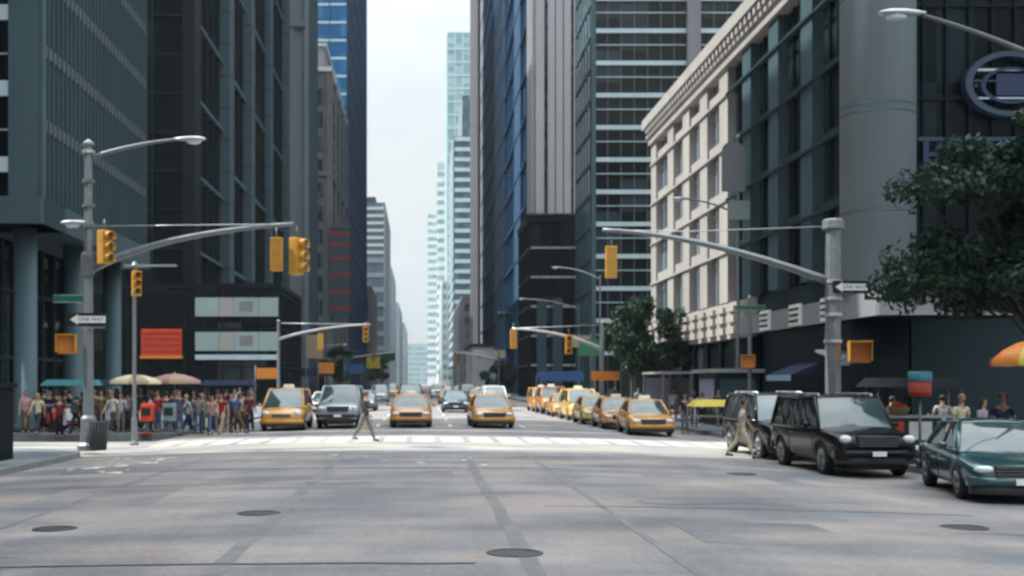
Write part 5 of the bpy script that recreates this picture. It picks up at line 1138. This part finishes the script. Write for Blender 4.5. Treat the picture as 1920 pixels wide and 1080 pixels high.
awning('grey marquee further along the left pavement', -16, -11.4, 225, 236, 4.2, 'canopy')
t = thing('construction_sign', 'orange construction sign board on posts behind the right row of taxis', 'sign', (wx(1132, 75), 75, WALK)); x_ = 13.0
x_ = wx(1135, 80); mb = MB(); mb.box(x_ - .95, x_ + .95, 80, 80.06, wz(713, 80), wz(696, 80)); mb.build('board', 'signal_orange', t)
for s in (-.7, .7): mb = MB(); mb.box(x_ + s - .04, x_ + s + .04, 80.06, 80.14, WALK, wz(696, 80)); mb.build('post', 'steel', t)
t = thing('market_stall', 'pale green canvas stall roof between the thick post and taxi row', 'stall', (wx(1335, 50), 50.5, WALK)); x_ = wx(1335, 50)
mb = MB(); mb.hexa([(x_ - .85, 49.6, 1.0), (x_ + .85, 49.6, 1.0), (x_ + .85, 51.2, 1.0), (x_ - .85, 51.2, 1.0), (x_ - .6, 50.1, 1.28), (x_ + .6, 50.1, 1.28), (x_ + .6, 50.8, 1.28), (x_ - .6, 50.8, 1.28)]); mb.build('canvas', 'c_yellow', t)
for sx in (-.8, .8):
    for yy in (49.7, 51.1): mb = MB(); mb.tube([(x_ + sx, yy, WALK), (x_ + sx, yy, 1.0)], .025, 6); mb.build('leg', 'alu', t)
mb = MB(); mb.box(x_ - .8, x_ + .8, 49.7, 51.1, .55, .62); mb.build('shelf', 'c_khaki', t)
t = thing('jersey_barrier', 'white concrete barrier along the right kerb beside the leading taxi', 'barrier', (13.8, 47.7, WALK)); mb = MB(); mb.hexa([(12.45, 47.4, WALK), (15.3, 47.4, WALK), (15.3, 48, WALK), (12.45, 48, WALK), (12.55, 47.6, .72), (15.2, 47.6, .72), (15.2, 47.8, .72), (12.55, 47.8, .72)]); mb.bevel(.04); mb.build('block', 'stone', t); mb = MB(); mb.box(12.6, 15.1, 47.58, 47.82, .723, .77); mb.build('cap', 'white_paint', t)
# small flags / signs for the clutter down the avenue
for i, (px, py, Y, w, h, m, lab) in enumerate([(935, 664, 180, 2.0, 1.2, 'c_cream', 'small cream hanging sign by the stone hall'), (665, 690, 150, 2.4, 1.0, 'c_blue', 'small blue hanging sign beyond the left podium'), (700, 680, 230, 2.6, 2.2, 'c_yellow', 'small yellow hanging sign far along the left side'), (612, 690, 140, 1.8, 1.3, 'signal_orange', 'orange hanging sign on the left behind the silver car'), (1085, 640, 118, 2.2, 1.2, 'c_khaki', 'khaki flag sign before the banded tower'), (1105, 652, 105, 1.8, 1.5, 'c_green', 'green hanging sign before the banded tower'), (500, 700, 98, 1.7, .9, 'signal_orange', 'orange board sign over the boxy taxi van'), (590, 650, 120, 1.6, 2.4, 'c_khaki', 'cream upright banner beyond the podium'), (730, 668, 300, 3, 2.4, 'c_green', 'green banner far along the left side')]):
    x_ = wx(px, Y); t = thing('hanging_sign', lab, 'sign', (x_, Y, WALK), 'hanging signs down the avenue')
    mb = MB(); mb.box(x_ - w / 2, x_ + w / 2, Y, Y + .08, wz(py, Y) - h / 2, wz(py, Y) + h / 2); mb.build('board', m, t)
    sx = -w / 2 - .1 if x_ < 0 else w / 2 + .1; mb = MB(); mb.tube([(x_ + sx, Y + .04, WALK), (x_ + sx, Y + .04, wz(py, Y) + h / 2 + .2)], .05, 6); mb.build('post', 'steel_dark', t)

# ------------------------------------------------------------------ trees
def tree(label, x, y, z0, z1, rx, ry, trunk_h, m, leaves=5000, leaf=.13, seed=1, blobs=26, layered=False):
    rnd = random.Random(seed); t = thing('street_tree', label, 'tree', (x, y, WALK), 'street trees')
    mb = MB(); ends = []
    mb.tube([(x, y, WALK - .05), (x + .03, y, 1), (x - .02, y + .03, trunk_h), (x + .05, y, (z0 + z1) / 2 + .4)], [.2, .15, .12, .05], 9)
    zc = (z0 + z1) / 2; hz = (z1 - z0) / 2
    for k in range(blobs):
        a = rnd.uniform(0, 6.283); r_ = rnd.uniform(.35, 1) ** .6; zz = rnd.uniform(-1, 1); e = math.sqrt(max(.08, 1 - zz * zz))
        p = Vector((x + rx * .8 * r_ * e * math.cos(a), y + ry * .8 * r_ * e * math.sin(a), zc + hz * .8 * zz))
        if layered: p.z = z0 + (z1 - z0) * (.18 if k % 9 < 4 else .8 if k % 9 < 7 else .5) + rnd.uniform(-.55, .55) * hz * .5; p.x += -.4 if k % 9 < 4 else 0 if k % 9 < 7 else .9
        ends.append((p, rnd.uniform(.35, .75)))
        if k % 2 == 0:
            s_ = Vector((x, y, trunk_h + rnd.uniform(-.2, .6))); mid = s_.lerp(p, .5) + Vector((0, 0, .25)); mb.tube([s_, mid, p], [.06, .035, .012], 6)
    mb.build('trunk', 'bark', t)
    cr = MB(); per = leaves // blobs
    for c, rad in ends:
        rad *= min(rx, 2.6) * .52
        for _ in range(per):
            d = Vector((rnd.gauss(0, 1), rnd.gauss(0, 1), rnd.gauss(0, .42 if layered else .6))); d = Vector((d.x, d.y, d.z)) / math.sqrt(d.x * d.x + d.y * d.y + d.z * d.z * 2 + 1e-6) * rad * rnd.random() ** .45
            p = c + d; n = Vector((rnd.gauss(0, 1), rnd.gauss(0, 1), rnd.gauss(.8, .8))).normalized(); a = n.cross(Vector((rnd.gauss(0, 1), rnd.gauss(0, 1), rnd.gauss(0, .5)))).normalized(); b = n.cross(a); s_ = leaf * rnd.uniform(.6, 1.3)
            q = [p - a * s_, p + b * s_ * .5 + n * s_ * .12, p + a * s_, p - b * s_ * .5 + n * s_ * .12]; cr.quad(q)
    cr.build('crown', m, t); return t
tree('big dark street tree overhanging the right side beside the ring sign', 16.1, 30.5, 3.9, 8.7, 4.9, 3.2, 3.0, 'leaf', 46000, .105, 4, 108, layered=True)
tree('dark street tree before the pale stone corner block', wx(1225, 78), 78, 2.2, 7.9, 3.7, 3.0, 2.0, 'leaf', 14000, .16, 7, 44)
tree('dark street tree further along the taxi row', wx(1185, 92), 92, 2.6, 8.2, 2.8, 2.8, 2.2, 'leaf', 6000, .19, 8, 24)
tree('pale green tree before the stone hall', 15.2, 236, 1.2, 5.6, 3.4, 3, 1.8, 'leaf_pale', 5000, .34, 9, 22)
tree('green tree beside the dark pavilion', 14.6, 200, 1.2, 5.6, 2.4, 3, 2.5, 'leaf', 4000, .3, 10, 20)
tree('small street tree beyond the left podium', -12.3, 175, 2, 7.5, 2.6, 3, 2.2, 'leaf', 3500, .28, 11, 18)
tree('pale tree on the left far along the avenue', -11.8, 265, 2, 9.5, 3.4, 3, 2.5, 'leaf_pale', 3000, .36, 12, 16)
tree('dull green tree farther left along the avenue', -11.4, 340, 2, 11, 3.8, 4, 2.5, 'leaf_pale', 2500, .5, 13, 16)
# ------------------------------------------------------------------ the crowd
GL, GR = 'people crossing on the left', 'people on the right pavement'
def gz(x, y): return WALK if (x < LK and y > XF) or x > RK else camb(x) + .004
LEFTX = 475
def who(px, Y, face, pz, top, bottom, label, group=GL, **k):
    if px < LEFTX and Y < 49: Y = 46.6 + (Y - 43.4) * .75
    x = wx(px, Y); return dressed(label, x, Y, face, pz, top, bottom, group=group, ground=gz(x, Y), **k)
who(48, 44.6, 20, 0, 'pink', 'brown', 'person in pale pink shirt and brown trousers next to the dark cabinet', hair='hair_brown')
a = who(72, 44.0, -15, 1, 'cream', 'charcoal', 'person in cream shirt and charcoal trousers among the left crowd', hair='hair_fair', longhair=True, h=1.68)
b = who(112, 43.6, 10, 5, 'maroon', 'black', 'person in dark red top and black trousers holding a white bag', hair='hair_dark', h=1.7)
carry(b, 'tote', 'c_lilac', 'pale lilac shopping bag held by the person in dark red', 'r')
b = who(143, 43.4, 175, 2, 'black', 'black', 'person all in black walking away from the camera', top_kind='jacket')
carry(b, 'backpack', 'c_charcoal', 'charcoal backpack on the person all in black')
who(163, 44.4, 200, 0, 'charcoal', 'navy', 'person in charcoal jacket and navy trousers by the litter bin', top_kind='jacket', skin='skin_b')
who(190, 46.0, 0, 3, 'olive', 'charcoal', 'person in olive jacket with one hand at the face', top_kind='jacket')
who(212, 44.8, -30, 1, 'white', 'charcoal', 'person in white shirt and dark trousers striding past the litter bin', hair='hair_brown')
who(226, 45.6, 15, 4, 'lilac', 'grey', 'person in lilac shirt and grey trousers behind the white shirt', longhair=True, h=1.66)
who(93, 46.6, 160, 3, 'navy', 'black', 'person in navy jacket behind the dark red top', top_kind='jacket', hair='hair_fair')
who(250, 47.6, 70, 1, 'teal', 'black', 'person in teal top walking sideways near the red newspaper box', longhair=True, h=1.66)
who(296, 46.6, -20, 0, 'red', 'denim', 'person in red shirt and jeans beside the red newspaper box', hair='hair_dark')
who(312, 47.6, -160, 2, 'charcoal', 'charcoal', 'person in charcoal clothes seen from behind near the newspaper boxes', top_kind='jacket')
b = who(336, 46.4, 5, 5, 'denim', 'denim', 'person in denim shirt and jeans under the second umbrella', hair='hair_brown')
who(352, 47.2, -60, 1, 'skyblue', 'navy', 'person in sky blue shirt and navy trousers mid stride', hair='hair_fair')
who(372, 47.8, 180, 4, 'grey', 'denim', 'person in grey jacket turned away near the steel cart', top_kind='jacket', skin='skin_b')
b = who(398, 46.2, 12, 2, 'pink', 'denim', 'person in pink top and jeans left of the taxi van', longhair=True, h=1.67)
carry(b, 'tote', 'c_cream', 'cream shopping bag held by the person in pink and jeans', 'l')
who(416, 46.4, -25, 1, 'red', 'beige', 'person in red top and beige shorts crossing beside the taxi van', bottom_kind='shorts')
who(437, 47.6, 40, 0, 'blue', 'charcoal', 'person in blue shirt near the taxi van bonnet', hair='hair_brown')
who(455, 48.6, 185, 3, 'cream', 'brown', 'person in cream shirt and brown trousers beside the taxi van')
who(468, 50.0, -5, 4, 'maroon', 'navy', 'person in dark red jacket tight behind the taxi van corner', top_kind='jacket', skin='skin_b')
for i, (px, Y, face, pz, top, bot, lab, kw) in enumerate([
    (58, 50.6, 90, 1, 'white', 'black', 'person in white shirt behind the left crowd, before the ribbed block', {}), (108, 51.0, -90, 2, 'brown', 'grey', 'person in brown jacket behind the blue roofed carts', dict(top_kind='jacket')),
    (168, 49.6, 30, 5, 'green', 'khaki', 'person in green shirt behind the left signal pole', {}), (205, 51.4, 170, 0, 'cream', 'navy', 'person in cream jacket farther behind the litter bin', dict(top_kind='jacket', hair='hair_fair')),
    (235, 50.2, -40, 1, 'yellow', 'black', 'person in yellow top under the tan umbrella', dict(longhair=True, h=1.65)), (284, 52.4, 0, 4, 'white', 'denim', 'person in white shirt and jeans between the two umbrellas', {}),
    (330, 53.5, 150, 3, 'beige', 'black', 'person in beige jacket behind the second umbrella', dict(top_kind='jacket')), (360, 54.6, 60, 2, 'navy', 'grey', 'person in navy shirt and grey trousers further back on the left pavement', {}),
    (386, 56.5, -70, 1, 'khaki', 'brown', 'person in khaki shirt further back near the steel cart', {}), (408, 60.0, 10, 0, 'black', 'grey', 'person in black shirt far back by the steel cart', dict(skin='skin_b')),
    (424, 66, 185, 1, 'red', 'black', 'small distant person in red shirt by the podium', {}), (440, 70, 20, 2, 'white', 'navy', 'small distant person in white shirt and navy trousers by the podium', {}),
    (450, 78, 0, 4, 'blue', 'khaki', 'small distant person in blue shirt and khaki trousers by the podium', {}), (470, 86, 30, 0, 'grey', 'black', 'small distant person in grey shirt behind the taxi van', {})]):
    who(px, Y, face, pz, top, bot, lab, **kw)
# the walker on the sunlit street and the one by the dark cars
b = who(684, 40.4, 62, 1, 'charcoal', 'grey', 'person in dark jacket and pale grey trousers crossing alone in mid street', None, top_kind='jacket', h=1.76)
carry(b, 'tote', 'c_khaki', 'khaki bag carried by the lone person crossing mid street', 'r')
who(1390, 33.6, 80, 2, 'white', 'cream', 'person in white shirt and cream trousers in front of the farther black car', None, hair='hair_dark', h=1.74)
who(1284, 51.5, 10, 0, 'navy', 'grey', 'person in navy shirt beside the leading taxi of the row', GR)
who(1302, 54, 170, 3, 'pink', 'denim', 'person in pink shirt near the bus shelter', GR, longhair=True, h=1.66)
who(1318, 57, -30, 1, 'lilac', 'black', 'person in lilac top by the news kiosk', GR, longhair=True, h=1.66)
who(1346, 56, 20, 4, 'charcoal', 'grey', 'person in charcoal jacket at the kiosk', GR, top_kind='jacket')
who(1262, 64, 0, 1, 'white', 'denim', 'small person in white shirt and jeans by the bus shelter', GR)
who(1222, 70, 190, 2, 'brown', 'black', 'small person in brown jacket behind the taxi row', GR, top_kind='jacket')
who(1196, 76, 15, 0, 'skyblue', 'navy', 'small person in sky blue shirt behind the taxi row', GR)
who(1152, 84, -10, 5, 'red', 'black', 'small person in red shirt near the construction sign', GR)
who(1800, 29.6, 15, 5, 'cream', 'khaki', 'fair haired person in cream shirt at the vendor cart', GR, hair='hair_fair', h=1.78)
who(1880, 27.6, -20, 0, 'navy', 'charcoal', 'person in navy shirt under the striped umbrella', GR, skin='skin_b', h=1.84)
who(1842, 29.6, 40, 3, 'lilac', 'navy', 'person in lilac shirt between the vendor cart and striped umbrella', GR, longhair=True, h=1.68)
who(1768, 33.6, 180, 4, 'white', 'black', 'person in white shirt behind the red drum sign', GR, h=1.72)
who(1668, 34.4, 90, 1, 'charcoal', 'black', 'person in charcoal shirt behind the nearer black car', GR, h=1.7)

# more of the dense crowd on the far left corner, every outfit its own
rnd = random.Random(5); used = set()
tops = ['black', 'navy', 'charcoal', 'grey', 'brown', 'maroon', 'olive', 'teal', 'white', 'denim', 'blue', 'khaki', 'green', 'pink']
bots = ['black', 'charcoal', 'navy', 'denim', 'grey', 'brown', 'khaki', 'olive', 'teal']
words_ = dict(denim='denim blue', maroon='dark red')
spots = [40, 60, 82, 100, 122, 133, 152, 176, 200, 219, 240, 262, 274, 288, 304, 321, 329, 344, 362, 380, 390, 405, 428, 446, 462]
for i, px in enumerate(spots):
    while True:
        a, b = rnd.choice(tops), rnd.choice(bots)
        if a != b and (a, b) not in used: used.add((a, b)); break
    kind = ('shirt', 'jacket', 'shirt')[i % 3]; where = ('between the ribbed block and the crowd front', 'behind the litter bin and left pole', 'near the newspaper boxes', 'near the steel cart')[0 if px < 140 else 1 if px < 235 else 2 if px < 335 else 3]
    who(px, 49.2 + (i * 37 % 10) * .32, rnd.choice([0, 20, -25, 170, 190, 90, -90, 40]), rnd.randrange(6), a, b, 'person in %s %s and %s trousers %s' % (words_.get(a, a), 'top' if kind == 'shirt' else 'jacket', words_.get(b, b), where), top_kind=kind, hair=rnd.choice(['hair_dark', 'hair_brown', 'hair_dark', 'hair_fair']), skin=rnd.choice(['skin_a', 'skin_a', 'skin_b']), longhair=rnd.random() < .35, h=rnd.uniform(1.62, 1.84))
# ------------------------------------------------------------------ sky, sun, air, camera
W = bpy.data.worlds.new('World'); S.world = W; W.use_nodes = True; nt = W.node_tree; L = nt.links
bg = nt.nodes['Background']
SUN_EL, SUN_ROT = 52.0, 274.0
sky = N(nt, 'ShaderNodeTexSky', sky_type='NISHITA'); sky.sun_disc = False; sky.sun_elevation = R(SUN_EL); sky.sun_rotation = R(SUN_ROT); sky.air_density = 1.0; sky.dust_density = 2.0; sky.ozone_density = 1.0
tc = N(nt, 'ShaderNodeTexCoord'); mp = N(nt, 'ShaderNodeMapping'); mp.inputs['Scale'].default_value = (2.2, 2.2, 5.5); L.new(tc.outputs['Generated'], mp.inputs['Vector'])
no = N(nt, 'ShaderNodeTexNoise'); no.inputs['Scale'].default_value = 1.6; no.inputs['Detail'].default_value = 7; no.inputs['Roughness'].default_value = .58; L.new(mp.outputs[0], no.inputs['Vector'])
mr = N(nt, 'ShaderNodeMapRange'); mr.inputs['From Min'].default_value = .36; mr.inputs['From Max'].default_value = .56; mr.inputs['To Min'].default_value = .95; mr.inputs['To Max'].default_value = .99; L.new(no.outputs['Fac'], mr.inputs['Value'])
mx = N(nt, 'ShaderNodeMix', data_type='RGBA'); L.new(mr.outputs[0], mx.inputs['Factor']); L.new(sky.outputs[0], mx.inputs['A']); 
cr = N(nt, 'ShaderNodeValToRGB'); e = cr.color_ramp.elements; e[0].position = .38; e[0].color = (.74, .86, .91, 1); e[1].position = .60; e[1].color = (.96, 1, 1.02, 1); L.new(no.outputs['Fac'], cr.inputs['Fac'])
sx = N(nt, 'ShaderNodeSeparateXYZ'); L.new(tc.outputs['Generated'], sx.inputs[0])
cl = N(nt, 'ShaderNodeMath', operation='MAXIMUM'); L.new(sx.outputs['Z'], cl.inputs[0]); cl.inputs[1].default_value = 0
sq = N(nt, 'ShaderNodeMath', operation='POWER'); L.new(cl.outputs[0], sq.inputs[0]); sq.inputs[1].default_value = 2
gr = N(nt, 'ShaderNodeMath', operation='MULTIPLY_ADD'); L.new(sq.outputs[0], gr.inputs[0]); gr.inputs[1].default_value = 7.6; gr.inputs[2].default_value = 1.3   # an overcast sky is several times brighter overhead than at the horizon
vs = N(nt, 'ShaderNodeVectorMath', operation='SCALE'); L.new(cr.outputs[0], vs.inputs[0]); L.new(gr.outputs[0], vs.inputs['Scale']); L.new(vs.outputs[0], mx.inputs['B'])
L.new(mx.outputs['Result'], bg.inputs['Color']); bg.inputs['Strength'].default_value = .15
sd = bpy.data.lights.new('sun', 'SUN'); sd.energy = 2.1; sd.angle = R(.53); sd.color = (1, .98, .94)
so = bpy.data.objects.new('sun', sd); C.objects.link(so)
az, el = R(SUN_ROT), R(SUN_EL); d = Vector((math.sin(az) * math.cos(el), math.cos(az) * math.cos(el), math.sin(el)))   # towards the sun
so.rotation_euler = d.to_track_quat('Z', 'Y').to_euler()
# air
mb = MB(); mb.box(-420, 420, -120, 2520, -1.4, 262)
hz, hnt, hb = _nt('hazy_air'); hnt.nodes.remove(hb); pv = N(hnt, 'ShaderNodeVolumePrincipled'); pv.inputs['Color'].default_value = (.86, .93, .97, 1); pv.inputs['Density'].default_value = .00014; pv.inputs['Anisotropy'].default_value = .25
hnt.links.new(pv.outputs[0], hnt.nodes['Material Output'].inputs['Volume'])
h = mb.build('haze', hz); tag(h, kind='stuff')
# camera: level, looking down the avenue, shifted the way the photograph is framed
cd = bpy.data.cameras.new('camera'); cam = bpy.data.objects.new('camera', cd); C.objects.link(cam); S.camera = cam
cam.location = (0, 0, EYE); cam.rotation_euler = (R(90), 0, 0)
cd.sensor_width = 36; cd.lens = FOC / 1920 * 36; cd.shift_x = (960 - VX) / 1920; cd.shift_y = (VY - 540) / 1920; cd.dof.use_dof = True; cd.dof.focus_distance = 4.0; cd.dof.aperture_fstop = 4.5; cd.clip_start = .1; cd.clip_end = 9000
v = S.view_settings; v.view_transform = 'Standard'; v.look = 'None'; v.exposure = 1.85; v.gamma = 1; v.use_curve_mapping = False
S.cycles.volume_bounces = 0; S.cycles.volume_step_rate = 4; S.cycles.max_bounces = 6; S.cycles.use_denoising = True
for o in C.objects:
    if o.type == 'MESH' and o.name != 'haze' and False: pass
